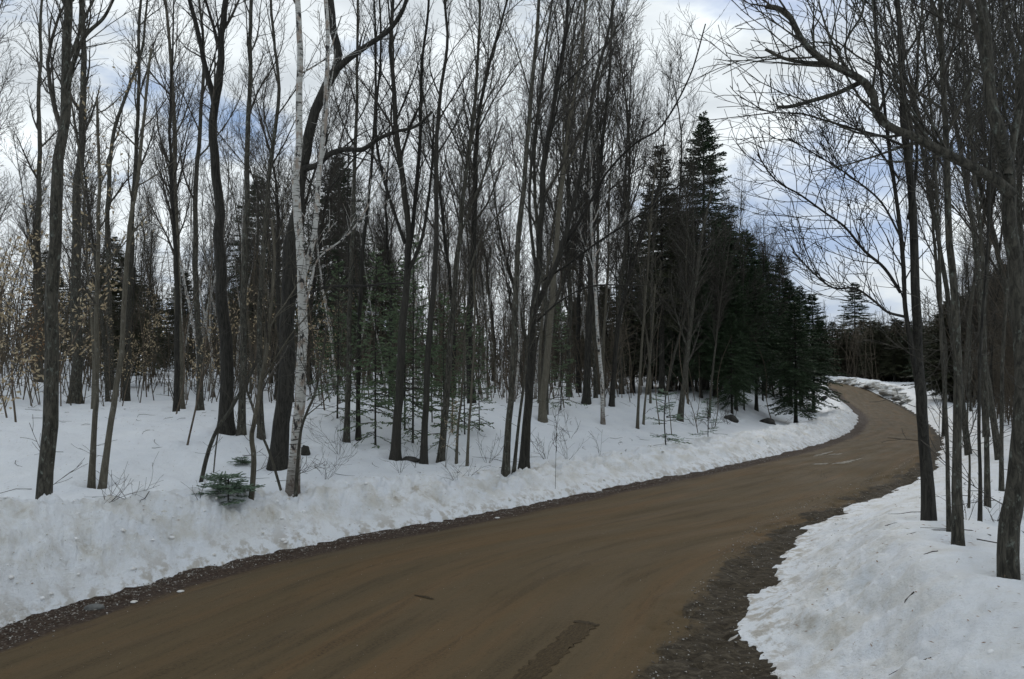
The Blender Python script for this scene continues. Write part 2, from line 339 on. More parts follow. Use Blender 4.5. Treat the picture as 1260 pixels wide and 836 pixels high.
def grow(tb, start, d, L_, r, level, k, tips=None, maxl=3):
    nseg = {1:8, 2:5, 3:3}[level]; sides = {1:5, 2:3, 3:3}[level]
    P = path3(start, d, L_, nseg, k['wander']*(1, 1, 1.2, 1.2)[level], k['up']*(1, 1, .8, .5)[level])
    t = np.linspace(0, 1, nseg+1); R = np.maximum(r*(1-.8*t), k['rmin']*(1 if level < 3 else .8)); tb.add(P, R, sides)
    if level == maxl:
        if tips is not None: tips.append((P[-1], P[-1]-P[-2])); tips.append((P[1], P[2]-P[1]))
        return P
    nc = max(2, int(L_*k['dens'][level]+rnd())); ph = rnd()*6.28
    for j in range(nc):
        f = .12+.88*(j+rnd()*.7)/nc; f = min(f, .99); x = f*nseg; i = int(x); p = P[i]+(P[i+1]-P[i])*(x-i); tg = nrm(P[i+1]-P[i])
        ph += 2.4+rnd()*.8; a = math.radians(uni(*k['ang'])); dd = tg*math.cos(a)+perp(tg, ph)*math.sin(a)
        l2 = L_*(1-.62*f)*uni(.32,.62)*(1 if level == 1 else .8)
        if level == 2: l2 = max(l2, .22)
        grow(tb, p, dd, l2, max(r*(1-.8*f)*.55, k['rmin']), level+1, k, tips, maxl)
    return P
KD = dict(wander=.11, up=.10, rmin=.0042, dens=(0, 3.0, 5.0), ang=(22, 48))
def trunk_tube(tb, P, r0, r1, sides=12, flare=1.5, n=None):
    """smooth tube along control points with a root flare"""
    n = n or max(4, 44//len(P)); Q = cr(P, max(2, n)); s = np.concatenate([[0], np.cumsum(np.linalg.norm(np.diff(Q, axis=0), axis=1))]); u = s/s[-1]
    Q = Q+np.stack([fbm(s*1., s*0+Q[0,0]*7, .9, 3, 4), fbm(s*1., s*0+Q[0,1]*9, .9, 3, 5), s*0], -1)*r0*.8*np.minimum(1, s/.6)[:,None]
    R = (r0+(r1-r0)*u)*(1+(flare-1)*np.exp(-s/.34))*(1+.06*fbm(s*1., s*0+3., 1.7, 2, 7))
    tb.add(Q, R, sides); return Q, R, u
def at_path(Q, R, u, f):
    i = min(np.searchsorted(u, f), len(Q)-1); i = max(i, 1); t = (f-u[i-1])/(u[i]-u[i-1]+1e-9); return Q[i-1]+(Q[i]-Q[i-1])*t, nrm(Q[i]-Q[i-1]), R[i-1]+(R[i]-R[i-1])*t
# ------------------------------------------------------------------ the ground: one sheet, finer where it is near and in view
th = np.concatenate([np.radians(np.linspace(-180, -50, 40, endpoint=False)), np.radians(np.linspace(-50, -37, 60, endpoint=False)),
                     np.radians(np.linspace(-37, 37, 520, endpoint=False)), np.radians(np.linspace(37, 50, 60, endpoint=False)), np.radians(np.linspace(50, 180, 41))])
rr = np.concatenate([[0.02, .6, 1.3, 2.0], np.geomspace(2.6, 60, 370), np.geomspace(61, 170, 70), np.geomspace(180, 900, 14)])
A, R_ = np.meshgrid(th, rr); X = np.sin(A)*R_; Y = np.cos(A)*R_
Z, SL, SR = ground(X.ravel(), Y.ravel())
V = np.stack([X.ravel(), Y.ravel(), Z], 1); nr, nc_ = X.shape
ii = (np.arange(nr-1)[:,None]*nc_+np.arange(nc_-1)[None,:]).ravel()
me = mesh_from('snow_ground', V, np.stack([ii, ii+1, ii+nc_+1, ii+nc_], 1))
for n_, a_ in (('edge_left', SL), ('edge_right', SR)):
    at_ = me.attributes.new(n_, 'FLOAT', 'POINT'); at_.data.foreach_set('value', a_.astype(np.float32))
link('snow_ground', me, M['snow'], kind='structure')
# the road: a strip between its two edges, its verges running on beneath the snow
CL = (EL+ER)/2; sdist = np.concatenate([[0], np.cumsum(np.linalg.norm(np.diff(CL[:,:2], axis=0), axis=1))])
vs_ = [sdist[12]]
while vs_[-1] < sdist[-1]:
    x_ = np.interp(vs_[-1], sdist, CL[:,0]); y_ = np.interp(vs_[-1], sdist, CL[:,1]); vs_.append(vs_[-1]+min(1.2, max(.05, math.hypot(x_, y_)*.008)))
vs_ = np.array(vs_); cols_ = 110
lx, ly, lz = [np.interp(vs_, sdist, EL[:,i]) for i in range(3)]; rx_, ry_, rz_ = [np.interp(vs_, sdist, ER[:,i]) for i in range(3)]
wd = np.hypot(rx_-lx, ry_-ly); q = (np.linspace(-.7, 1, cols_)[None,:]*(wd+1.0)[:,None]); q = np.linspace(0,1,cols_)[None,:]*(wd+1.6)[:,None]-.7
tt = q/wd[:,None]; X = lx[:,None]+(rx_-lx)[:,None]*tt; Y = ly[:,None]+(ry_-ly)[:,None]*tt; Z = lz[:,None]+(rz_-lz)[:,None]*np.clip(tt,0,1)
sl_, sr_, _ = edges(X.ravel(), Y.ravel()); sl_ = sl_.reshape(X.shape); sr_ = sr_.reshape(X.shape)
xx, yy = X.ravel(), Y.ravel()
rut = fbm(q.ravel()*1.7, (vs_[:,None]+0*q).ravel()*.09, 1.0, 4, 12).reshape(X.shape)*.022
lipn = fbm(xx, yy, .9, 3, 14).reshape(X.shape)*.25
thn = -.42*ss(7.5, 12.5, Y); mudz = ss(-1.0, -.75, sr_+lipn+thn); rough = (fbm(xx, yy, 4.5, 4, 15, .65).reshape(X.shape))
Z += .05*(1-(2*np.clip(tt,0,1)-1)**2)+rut+mudz*(-np.abs(rough)*.10+.012)+.025*np.exp(-((sr_+lipn+thn+.92)/.07)**2)
Z += ss(-.6,-.3, sl_)*fbm(xx, yy, 9, 3, 16).reshape(X.shape)*.03-.10*ss(.15,.4,np.maximum(sl_, sr_))
ROADN = (sdist, vs_, wd)
V = np.stack([X.ravel(), Y.ravel(), Z.ravel()], 1); nr, nc_ = X.shape; ii = (np.arange(nr-1)[:,None]*nc_+np.arange(nc_-1)[None,:]).ravel()
qd = np.stack([ii, ii+1, ii+nc_+1, ii+nc_], 1); me = mesh_from('road', V, qd)
for n_, a_ in (('edge_left', sl_.ravel()), ('edge_right', sr_.ravel())):
    at_ = me.attributes.new(n_, 'FLOAT', 'POINT'); at_.data.foreach_set('value', a_.astype(np.float32))
uvl = me.uv_layers.new(name='UVMap'); UVv = np.stack([q.ravel(), (vs_[:,None]+0*q).ravel()], 1)
uvl.data.foreach_set('uv', UVv[qd.ravel()].astype(np.float32).ravel())
M['road'].node_tree.nodes['Principled BSDF'].inputs['Specular IOR Level'].default_value = .12
link('road', me, M['road'], kind='structure')
RX, RY, RZg = X, Y, Z
def road_z(x, y):
    i = np.argmin((RX-x)**2+(RY-y)**2); return float(RZg.ravel()[i])
def road_hit(px, py):
    rx, rz = ray(px, py); z = 0.
    for _ in range(6):
        D = (HC-z)/-rz; z = road_z(rx*D, D)
    return np.array((rx*D, D, z))
# ------------------------------------------------------------------ trees one can tell apart
def hero(kind, base, path, w0, w1, label, cat='tree', name='bare_tree', ext=3., n=10, f0=.4, ln=2.8, ang=(20,42), bias=None, custom=(), twigs=14, up=.10,
         flare=1.75, dens=(0,4.8,5.8), depth=0., Dset=None, tipr=.35, rmin=None, wander=.11, extdir=None, sunk=.25, seed=None, group=None, leafy=None, split=True):
    random.seed(seed if seed is not None else int(base[0]*7+base[1]*13))
    b = hit(*base) if Dset is None else at(base[0], base[1], Dset); D = b[1]; pw = D/F/2*.71; n = int(n*1.35)
    P = [b]; Dk = D; m = len(path)
    for i, (px, py) in enumerate(path):
        Dk = D*(1+depth*(i+1)/m)+random.uniform(-.12,.12)*(i > 0); P.append(at(px, py, Dk))
    r0, r1 = w0*pw, w1*pw
    if path[-1][1] <= 2 and ext > 0:
        d = nrm(P[-1]-P[-2]) if extdir is None else nrm(np.array(extdir, float)); hh = P[-1][2]-b[2]
        for j in range(2): d = nrm(d+rvec()*.06); P.append(P[-1]+d*ext/2)
        r1b = r1; r1 = r1*tipr
    P = [p-b for p in P]; P[0] = P[0]-np.array((0,0,sunk))
    root = thing(name, b, label, cat, group)
    tb = Tubes(); n_ = max(3, 40//len(P)); Q, R, u = trunk_tube(tb, P, r0, r1, 14 if w0 > 14 else 9, flare, n_)
    link('trunk', tb.mesh('trunk', .05), M[kind], root)
    k = dict(KD); k.update(up=up, dens=dens, ang=(22,46), wander=wander, rmin=rmin or max(.0035, D*.00021))
    tips = []
    for cp, cw0, cw1, *rest in custom:
        cD = D if not rest else D*rest[0]; C = []
        for i, (px, py) in enumerate(cp):
            C.append(at(px, py, D+(cD-D)*(i/max(1,len(cp)-1)))-b)
        tl = Tubes(); cQ, cR, cu = trunk_tube(tl, C, cw0*pw, cw1*pw, 8, 1.05)
        Lt = float(np.linalg.norm(np.diff(cQ, axis=0), axis=1).sum()); ph = rnd()*6
        cn = rest[1] if len(rest) > 1 else max(3, int(Lt*2.2))
        for j in range(cn):
            f = .15+.85*(j+rnd())/cn; p, tg, r_ = at_path(cQ, cR, cu, min(f,.995)); ph += 2.4+rnd()
            a = math.radians(uni(25,60)); dd = tg*math.cos(a)+perp(tg, ph)*math.sin(a)+np.array((0,0,.12))
            grow(tl, p, dd, uni(.5,1.)*ln*.55*(1.1-.5*f), max(r_*.4, k['rmin']*1.5), 2 if rnd() < .7 else 1, k, tips)
        link('limb', tl.mesh('limb'), M[kind], root)
    ph = rnd()*6
    for j in range(n):
        f = f0+(1-f0)*(j+.2+rnd()*.6)/n; f = min(f, .995); p, tg, r_ = at_path(Q, R, u, f); ph += 2.4+rnd()*.6
        a = math.radians(uni(*ang)); dd = tg*math.cos(a)+perp(tg, ph)*math.sin(a)
        if bias is not None: dd = dd+np.array(bias, float)
        tl = Tubes(); l1 = ln*uni(.7,1.2)*(1-.45*(f-f0)/(1-f0))
        grow(tl, p, dd, l1, max(r_*uni(.38,.6), k['rmin']*2), 1, k, tips); link('branch', tl.mesh('branch'), M[kind if j % 3 else 'twig'], root)
    if twigs:
        tl = Tubes()
        for j in range(twigs):
            f = uni(.08, .9); p, tg, r_ = at_path(Q, R, u, f); a = math.radians(uni(50,95)); dd = tg*math.cos(a)+perp(tg, rnd()*6.28)*math.sin(a)
            grow(tl, p, dd, uni(.25,.9)*min(1, ln/2), k['rmin']*1.4, 2, k)
        link('twigs', tl.mesh('twigs'), M['twig'], root, kind='stuff')
    if leafy:
        C = np.array([t[0] for t in tips]*leafy); Dv = np.array([t[1] for t in tips]*leafy)
        C = C+RNG.normal(size=C.shape)*.05; Dv = nrm(Dv)*1.+RNG.normal(size=C.shape)*.4+np.array((0,0,-.25))
        V, T = leaf_arrays(C, Dv, RNG.uniform(.06,.10,len(C)), RNG.uniform(.03,.05,len(C))); link('foliage', mesh_from('foliage', V, None, T, False), M['leaf'], root)
    return root
H = hero
# left, behind the bank
H('bark', (50,634), [(62,420),(72,230),(82,90),(86,0)], 27, 16, 'thick dark trunk rising straight out of the snowbank at the far left edge', ext=4, n=9, f0=.45, ln=2.6, Dset=9.3, sunk=.6, flare=1.3, custom=[([(80,110),(100,50),(128,20),(150,-20)],9,4)])
H('beech', (112,594), [(117,480),(119,380),(122,250),(120,120)], 10, 4, 'slim straight tan stem of the pair beside the thick left-edge trunk', n=7, f0=.45, ln=1.6, ang=(35,60), leafy=1)
H('beech', (124,597), [(138,500),(150,420),(158,300),(174,180),(186,60)], 11, 4, 'slim tan stem leaning right, crossing from the same spot as its straight twin', n=7, f0=.4, ln=1.6, ang=(35,60))
H('bark', (92,496), [(93,400),(95,250),(101,120),(104,0)], 19, 11, 'dark trunk standing back on the snow behind the two slim tan stems', ext=4)
H('bark', (47,470), [(47,330),(48,160),(51,0)], 11, 8, 'thin dark trunk set far back, just left of the thick left-edge trunk', ext=4, n=8)
H('bark', (155,492), [(158,400),(164,250),(170,120),(173,0)], 10, 8, 'thin dark upright trunk between the leaning tan stem and the pale leafy beech', ext=4, n=8)
H('bark', (136,480), [(134,340),(133,240),(140,160),(170,80),(182,0)], 11, 7, 'thin trunk bending sharply right high up, far left woods', ext=2, n=8)
H('beech', (222,502), [(220,420),(217,300),(213,150),(205,0)], 13, 7, 'pale brown trunk with its twin close by, left of the forked dark tree', ext=3, n=8)
H('bark', (246,505), [(244,420),(240,300),(244,180),(250,70),(246,0)], 12, 6, 'dark trunk right next to the pale brown one, left of the forked dark tree', ext=3, n=8)
H('darkbark', (278,530), [(276,440),(272,340),(268,240),(263,150),(268,90),(272,40),(275,0)], 24, 12, 'dark forked tree with its left fork leaning out, above the broken leaning stem', ext=4, n=8, f0=.5, ln=2.6,
  custom=[([(264,130),(258,98),(246,50),(234,0),(226,-40)],11,6)])
H('bark', (297,532), [(298,430),(302,300),(305,180),(307,80),(308,0)], 13, 10, 'straight lichen-spotted trunk just right of the forked dark tree', ext=4, n=9, f0=.5)
H('bark', (322,536), [(318,440),(322,340),(330,230),(342,130),(338,60),(332,0)], 11, 7, 'slim dark trunk bending right behind the big furrowed tree', ext=3, n=9, f0=.4)
H('darkbark', (341,573), [(344,520),(349,460),(353,400),(357,310),(366,240),(374,205),(384,155),(400,105),(412,78),(410,40),(404,0)], 31, 14, 'largest furrowed dark tree, curving right high up behind the white birch', ext=4, n=6, f0=.7, ln=2.4, flare=1.45,
  custom=[([(408,92),(430,72),(452,55),(476,38),(492,18),(502,-10)],13,6,.97), ([(373,208),(390,203),(405,190),(424,184),(444,184),(462,172),(485,162),(508,156),(530,138)],12,4,.93,12),
          ([(362,365),(378,361),(400,354),(425,352),(450,352),(478,349),(496,349)],6,2.5,.92,12), ([(372,215),(400,235),(440,190),(455,190),(470,205),(480,225)],3,2,.95,5)])
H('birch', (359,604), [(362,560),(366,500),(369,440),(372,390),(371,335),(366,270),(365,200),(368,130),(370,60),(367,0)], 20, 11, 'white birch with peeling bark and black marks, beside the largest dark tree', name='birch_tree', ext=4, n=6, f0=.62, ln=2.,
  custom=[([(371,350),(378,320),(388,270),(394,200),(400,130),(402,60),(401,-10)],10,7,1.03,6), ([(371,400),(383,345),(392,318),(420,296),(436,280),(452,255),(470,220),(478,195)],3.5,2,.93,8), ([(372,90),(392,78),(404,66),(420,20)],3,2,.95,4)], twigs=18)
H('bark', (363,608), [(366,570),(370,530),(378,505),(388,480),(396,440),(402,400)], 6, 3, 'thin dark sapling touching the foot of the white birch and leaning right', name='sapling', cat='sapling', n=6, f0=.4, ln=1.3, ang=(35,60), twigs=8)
H('bark', (245,588), [(256,556),(268,526),(280,508),(292,488),(303,468),(318,440)], 8, 5, 'broken grey stem leaning steeply right over the snow, propped by a thin stick', name='broken_tree', cat='dead tree', n=3, f0=.5, ln=1.0, twigs=4,
  custom=[([(270,522),(266,548),(263,582)],3,2.5,1.0,1)], flare=1.)
H('beech', (308,608), [(312,570),(309,538),(313,515),(318,480),(326,440),(333,380),(338,320),(334,270)], 10, 4, 'crooked mottled sapling left of the big furrowed trunk', name='sapling', cat='sapling', n=8, f0=.35, ln=1.4, twigs=14, flare=1.1)
H('bark', (353,607), [(334,565),(319,528),(308,495),(297,462)], 5, 4, 'thin bare pole leaning left against the crooked mottled sapling', name='fallen_branch', cat='dead branch', n=1, f0=.8, ln=.6, twigs=2, flare=1.)
# middle
H('bark', (426,540), [(428,460),(430,380),(434,280),(438,150),(440,0)], 10, 7, 'slim grey trunk right of the white birch, left one of a close pair', ext=3, n=9, f0=.45)
H('darkbark', (441,537), [(440,460),(443,380),(448,290),(458,200),(462,80),(460,0)], 8, 6, 'slimmer dark trunk right of the white birch, right one of a close pair', ext=3, n=9, f0=.45)
H('darkbark', (486,562), [(488,510),(492,440),(498,370),(502,310),(498,240),(486,150),(480,60),(482,0)], 16, 8, 'dark forking tree with many upright stems behind the young green firs', ext=3, n=12, f0=.42, ln=3., ang=(14,34),
  custom=[([(500,330),(510,260),(516,180),(520,90),(528,-10)],8,4), ([(500,340),(520,290),(530,220),(534,140)],7,3), ([(498,300),(478,240),(462,160),(470,60),(466,-10)],6,3)])
H('darkbark', (521,568), [(522,520),(525,450),(530,390),(536,300),(537,200),(541,110),(550,60),(546,0)], 12, 7, 'tall dark straight trunk with a slight bend, next to leaf-tufted slim neighbour', ext=3, n=12, f0=.42, ln=2.4, ang=(18,38))
H('bark', (541,566), [(546,520),(551,450),(557,380),(562,320),(569,250),(578,180),(586,90),(590,0)], 12, 6, 'slim trunk leaning gently right with dry leaves low on its stem', ext=3, n=12, f0=.35, ln=2.6, ang=(16,36),
  custom=[([(566,290),(585,240),(602,200),(618,150)],4,2), ([(555,400),(575,340),(600,280),(640,240)],4,2)])
H('beech', (561,570), [(563,530),(568,480),(571,430),(574,380)], 5, 2, 'short thin sapling between the leaning slim trunk and the double tree', name='sapling', cat='sapling', n=5, f0=.4, ln=.9, twigs=5)
H('beech', (574,573), [(577,520),(581,460),(584,400),(582,330)], 5, 2.5, 'taller thin grey sapling just left of the double tree on the bank', name='sapling', cat='sapling', n=6, f0=.4, ln=1.1, twigs=6)
H('bark', (621,579), [(625,520),(631,440),(634,360),(636,310),(643,230),(651,150),(657,75),(662,0)], 12, 9, 'straight grey left stem of the tall double tree standing on the roadside bank', ext=4, n=10, f0=.5, ln=2.6, bias=(.15,0,.1))
H('darkbark', (644,575), [(647,520),(652,450),(656,385),(662,330),(664,280),(668,210),(680,140),(693,50),(699,0)], 16, 7, 'dark right stem of the tall double tree, fanning into long limbs over the road', ext=3, n=12, f0=.42, ln=3.4, ang=(18,40), bias=(.25,0,.05),
  custom=[([(657,385),(672,350),(690,310),(706,250),(716,200),(728,130),(742,70),(756,0)],10,4,.97,18), ([(690,310),(715,270),(745,215),(780,178),(815,155),(848,95),(868,30)],5,2,.93,22),
          ([(660,340),(652,260),(656,180),(668,90),(680,-10)],6,3,1.03), ([(668,345),(700,325),(740,295),(790,262),(840,225)],4,2,.95,18), ([(656,400),(690,370),(730,352),(790,352)],3.5,2,.97,10)])
H('bark', (631,577), [(637,530),(645,460),(652,400),(668,330)], 6, 3, 'thin stem squeezed between the two stems of the tall double tree', name='sapling', cat='sapling', n=6, f0=.5, ln=1.3, twigs=6)
H('beech', (668,516), [(667,490),(672,440),(677,390),(682,320),(690,240),(700,150),(715,60),(722,0)], 13, 6, 'pale grey tree with flared foot on the mound just behind the double tree', ext=2, n=12, f0=.45, ln=2.6, ang=(18,40), flare=1.9, depth=.02)
H('darkbark', (721,495), [(722,440),(725,380),(727,320),(733,250),(742,160),(752,60),(756,0)], 13, 6, 'dark upright trunk left of the thin pale birch on the mound', ext=1, n=13, f0=.45, ln=3., ang=(20,42))
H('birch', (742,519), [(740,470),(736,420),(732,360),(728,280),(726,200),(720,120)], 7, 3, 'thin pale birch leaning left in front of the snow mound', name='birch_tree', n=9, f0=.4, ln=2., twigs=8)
H('darkbark', (752,498), [(756,440),(764,380),(780,320),(798,270),(812,220)], 9, 4, 'dark trunk slanting right behind the thin pale birch', n=8, f0=.4, ln=2.4)
H('beech', (784,525), [(786,480),(790,420),(795,350),(800,280),(806,200)], 5, 2.5, 'taller of two thin grey poles on the snow edge before the dark spruces', n=9, f0=.35, ln=1.8, twigs=6)
H('beech', (791,522), [(794,490),(799,450),(803,400),(806,350)], 4, 2, 'shorter thin grey pole leaning right before the dark spruces', name='sapling', cat='sapling', n=7, f0=.35, ln=1.3, twigs=6)
H('bark', (836,516), [(840,480),(846,430),(852,370),(862,300),(874,240)], 10, 4, 'grey trunk leaning right in front of the dark spruce wall', n=13, f0=.25, ln=2.8, ang=(30,60), twigs=12)
H('bark', (683,600), [(684,560),(685,530),(688,500)], 0.8, .5, 'tiny upright twig sapling on the bank right of the double tree', name='sapling', cat='sapling', n=3, f0=.4, ln=.4, twigs=0, flare=1.)
# right side
H('darkbark', (1143,639), [(1141,600),(1136,545),(1131,490),(1129,430),(1127,380),(1122,290),(1116,210),(1110,150),(1106,75),(1103,0)], 20, 8, 'dark slightly curved tree on the right snowbank with long limbs over the road', ext=3, n=12, f0=.45, ln=3., ang=(34,66), bias=(-.2,-.1,.02), wander=.15,
  custom=[([(1130,480),(1122,430),(1114,380),(1111,330),(1102,240),(1088,130),(1078,40),(1074,-20)],9,4,1.0,20),
          ([(1113,390),(1092,384),(1075,370),(1052,355),(1020,352),(975,310)],5,2,.95,22), ([(1108,360),(1088,330),(1065,310),(1040,280),(1015,262),(985,240),(955,222),(932,190)],6,2,.93,30),
          ([(1112,300),(1085,250),(1050,220),(1020,200),(970,170)],4,2,.93,22), ([(1118,270),(1128,200),(1126,120),(1135,0)],6,3,1.02,14), ([(1106,220),(1070,170),(1040,150),(1000,130)],3.5,1.8,.95,18)])
H('bark', (1168,650), [(1166,590),(1165,540),(1162,490),(1158,420),(1156,330),(1150,200),(1140,90),(1132,0)], 7, 4, 'thin stem tight between the curved dark tree and the spotted trunk, right bank', ext=2, n=12, f0=.45, ln=2.2)
H('bark', (1179,662), [(1177,600),(1177,530),(1177,450),(1176,380),(1168,300),(1163,200),(1158,100),(1155,0)], 16, 8, 'upright lichen-spotted trunk on the right snowbank, second from the curved tree', ext=3, n=13, f0=.42, ln=2.8, ang=(30,60), bias=(-.1,0,.05))
H('bark', (1241,699), [(1240,660),(1246,620),(1252,570),(1256,500),(1256,420),(1250,340),(1242,280),(1238,215),(1225,165),(1212,125),(1208,50),(1203,0)], 34, 16, 'stout tree with swollen foot at the right edge, its long broken limb over the road', ext=3, n=9, f0=.5, ln=2.6, flare=1.15,
  custom=[([(1246,240),(1225,222),(1200,208),(1162,190),(1122,168),(1098,158),(1079,142),(1072,114),(1056,96),(1017,76),(998,62),(985,45),(972,20),(958,10),(943,7)],19,9,.97,26), 
          ([(1017,78),(990,77),(965,72),(942,61)],8,5,.98,3), ([(1058,102),(1030,115),(1000,124),(975,131),(958,132)],9,6,.98,3), ([(1052,94),(1040,56),(1062,15),(1058,-10)],4,3,1.0,5), ([(1030,84),(1033,60),(1010,52),(985,55)],4,2,1.0,4),
          ([(1240,215),(1255,120),(1262,40),(1270,-20)],14,9,1.0,8)])
H('darkbark', (1205,637), [(1206,590),(1204,520),(1206,430),(1213,330),(1218,200),(1222,80),(1220,0)], 6, 4, 'thin straight trunk rising from the hollow behind the right snowbank, left of two', ext=2, n=11, f0=.4)
H('bark', (1215,623), [(1214,570),(1213,500),(1211,420),(1208,320),(1196,200),(1186,80),(1182,0)], 9, 5, 'dark straight trunk rising from the hollow behind the right snowbank, right of two', ext=2, n=12, f0=.4)
H('bark', (1191,625), [(1193,570),(1190,520),(1192,460),(1196,400)], 4, 2, 'spindly sapling in the hollow behind the right snowbank', name='sapling', cat='sapling', n=6, f0=.3, ln=1.2)
H('bark', (1232,602), [(1232,520),(1234,430),(1240,320),(1246,180),(1254,40),(1256,0)], 7, 5, 'thin trunk glimpsed just left of the stout right-edge tree', ext=2, n=11, f0=.4)
H('bark', (1275,640), [(1278,500),(1285,300),(1280,100),(1275,0)], 20, 12, 'tree just past the right edge sending branches into the picture', ext=3, n=12, f0=.35, ln=3., bias=(-.3,-.1,0))
# ------------------------------------------------------------------ woods behind: prototypes, then copies
def proto_tree(seed, hgt, r, n, ln, f0, ang, lean=.05, forks=1, twl=3, dens=(0,4.2,5.0), rmin=.006, up=.12):
    random.seed(seed); tb = Tubes(); tc_ = Tubes(); k = dict(KD); k.update(rmin=rmin, dens=dens, up=up)
    az = rnd()*6.28; P = [np.array((0,0,-.15))]; d = np.array((math.cos(az)*lean, math.sin(az)*lean, 1))
    for i in range(5): d = nrm(d+rvec()*.085+np.array((0,0,.05))); P.append(P[-1]+d*hgt/5)
    Q, R, u = trunk_tube(tb, P, r, max(.012, r*.12), 8, 1.35, 6); ph = rnd()*6
    for j in range(n):
        f = min(.99, f0+(1-f0)*(j+rnd())/n); p, tg, r_ = at_path(Q, R, u, f); ph += 2.4+rnd()*.5; a = math.radians(uni(*ang))
        dd = tg*math.cos(a)+perp(tg, ph)*math.sin(a); grow(tc_, p, dd, ln*uni(.7,1.2)*(1-.5*(f-f0)/(1-f0)), max(r_*.5, rmin*1.4), 1, k, None, twl)
    for j in range(8):
        f = uni(.08,.6); p, tg, r_ = at_path(Q, R, u, f); grow(tc_, p, perp(tg, rnd()*6.28)+np.array((0,0,uni(-.1,.5))), uni(.3,1.2), rmin*1.3, 2, k)
    return tb.mesh('trunk', .05), tc_.mesh('crown')
KT = dict(dens=(0,6.5,7.5), rmin=.0055)
PT = [proto_tree(100+i, *a, **KT) for i, a in enumerate([
    (14,.10,22,3.6,.3,(14,36),.05), (13,.075,20,3.0,.36,(18,40),.16), (15,.12,24,3.8,.34,(18,42),.08), (12,.06,18,2.6,.3,(16,36),.12),
    (13.5,.09,22,3.2,.26,(20,52),.2), (11,.05,16,2.4,.3,(18,40),.1), (15,.11,20,3.6,.42,(14,34),.03), (12.5,.08,20,3.0,.36,(24,56),.25)])]
PB = [proto_tree(200+i, *a) for i, a in enumerate([(12,.07,14,1.9,.5,(20,42)), (13,.09,15,2.1,.48,(20,42)), (10,.055,12,1.6,.5,(20,45))])]
for a, b in PT:
    a.materials.append(M['bark']); b.materials.append(M['twig'])
for a, b in PB:
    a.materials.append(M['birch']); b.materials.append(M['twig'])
PT[2][0].materials[0] = M['darkbark']; PT[5][0].materials[0] = M['darkbark']; PT[3][0].materials[0] = M['beech']
def fir(seed, hgt, base, rad, r, whorl, dens=1., droop=.25, needle=(.10,.05), per=4, open_=0., dead=True):
    """conifer: whorled boughs, each bough a stem with side sprays of needles"""
    random.seed(seed); rg = np.random.default_rng(seed); tb = Tubes(); bb = Tubes(); C, D_, Ln, Wd = [], [], [], []
    P = [np.array((0,0,-.12)), np.array((uni(-.05,.05), uni(-.05,.05), hgt*.5)), np.array((0,0,hgt))]
    tb.add(*trunkpts(P, r, .01), 8); z = base; ph = 0
    while z < hgt-.06:
        f = (z-base)/(hgt-base); nb = random.randint(4, 6) if hgt > 4 else random.randint(3, 5)
        prof = rad*(min(1, f*5+.45))*(1-f)**.85+.06
        for j in range(nb):
            if rnd() < open_: continue
            ph += 2*PI/nb+uni(-.3,.3); Lb = prof*uni(.45,1.4); el = .25*f*2-.02+uni(-.08,.08)
            d = np.array((math.cos(ph), math.sin(ph), el)); p = np.array((0,0,min(hgt-.03, z+uni(-.2,.2)))); pts = [p]; ns = 5
            for i in range(ns):
                d = nrm(d+np.array((0,0,-droop*(1 if i < 3 else -.5)*(1-f)*.8))+rvec()*.05); pts.append(pts[-1]+d*Lb/ns)
            pts = np.array(pts); bb.add(pts, np.linspace(max(.006,.013*Lb), .003, ns+1), 3)
            nt_ = max(3, int(Lb*9*dens)); t = .14+.86*(np.arange(nt_)+rg.random(nt_))/nt_; x = np.clip(t*ns, 0, ns-1e-3); i0 = x.astype(int); fr = (x-i0)[:,None]
            pp = pts[i0]*(1-fr)+pts[i0+1]*fr; tg = pts[i0+1]-pts[i0]; tg /= np.linalg.norm(tg, axis=1, keepdims=True)
            side = np.cross(tg, np.array((0,0,1.))); side /= np.linalg.norm(side, axis=1, keepdims=True); sg = np.where(np.arange(nt_)%2 == 0, 1, -1)[:,None]
            dr = tg*.75+side*sg*.7+rg.normal(size=tg.shape)*.12+np.array((0,0,-.06)); dr /= np.linalg.norm(dr, axis=1, keepdims=True)
            tl = (Lb*.38*(1.05-t)+.07)*rg.uniform(.7,1.25,nt_)
            for q_ in range(per):
                g = (q_+.1)/per; C.append(pp+dr*(tl*g)[:,None]); D_.append(dr+side*(.5 if q_ % 2 else -.5)*(rg.random((nt_,1)))+rg.normal(size=dr.shape)*.15)
                Ln.append(np.maximum(needle[0], tl/per*1.3)*rg.uniform(.8,1.3,nt_)); Wd.append(np.full(nt_, needle[1])*rg.uniform(.7,1.3,nt_))
        z += whorl*uni(.35,1.1)*(1-.68*f)
    if dead:
        k = dict(KD); k.update(rmin=.006, up=-.02)
        for j in range(int(base*9)):
            zz = uni(.3, base+.5); a = rnd()*6.28; grow(bb, np.array((0,0,zz)), np.array((math.cos(a), math.sin(a), uni(-.3,.2))), uni(.4,1.1)*rad*.6, .008, 2, k)
    V, T = leaf_arrays(np.concatenate(C), np.concatenate(D_), np.concatenate(Ln), np.concatenate(Wd))
    return tb.mesh('trunk'), bb.mesh('boughs'), mesh_from('needles', V, None, T, False)
def trunkpts(P, r0, r1):
    Q = cr(P, 8); s = np.linspace(0,1,len(Q)); return Q, r0+(r1-r0)*s**.9+r0*.4*np.exp(-s*40)
KF = dict(dens=1.5, needle=(.14,.05), per=5, droop=.36)
PF = [fir(300, 13, 2.4, 2.7, .15, .28, **KF), fir(301, 11, 1.9, 2.0, .12, .32, **KF), fir(302, 9, 1.3, 1.9, .10, .30, **KF), fir(303, 12, 3.5, 1.7, .13, .34, open_=.2, **KF)]
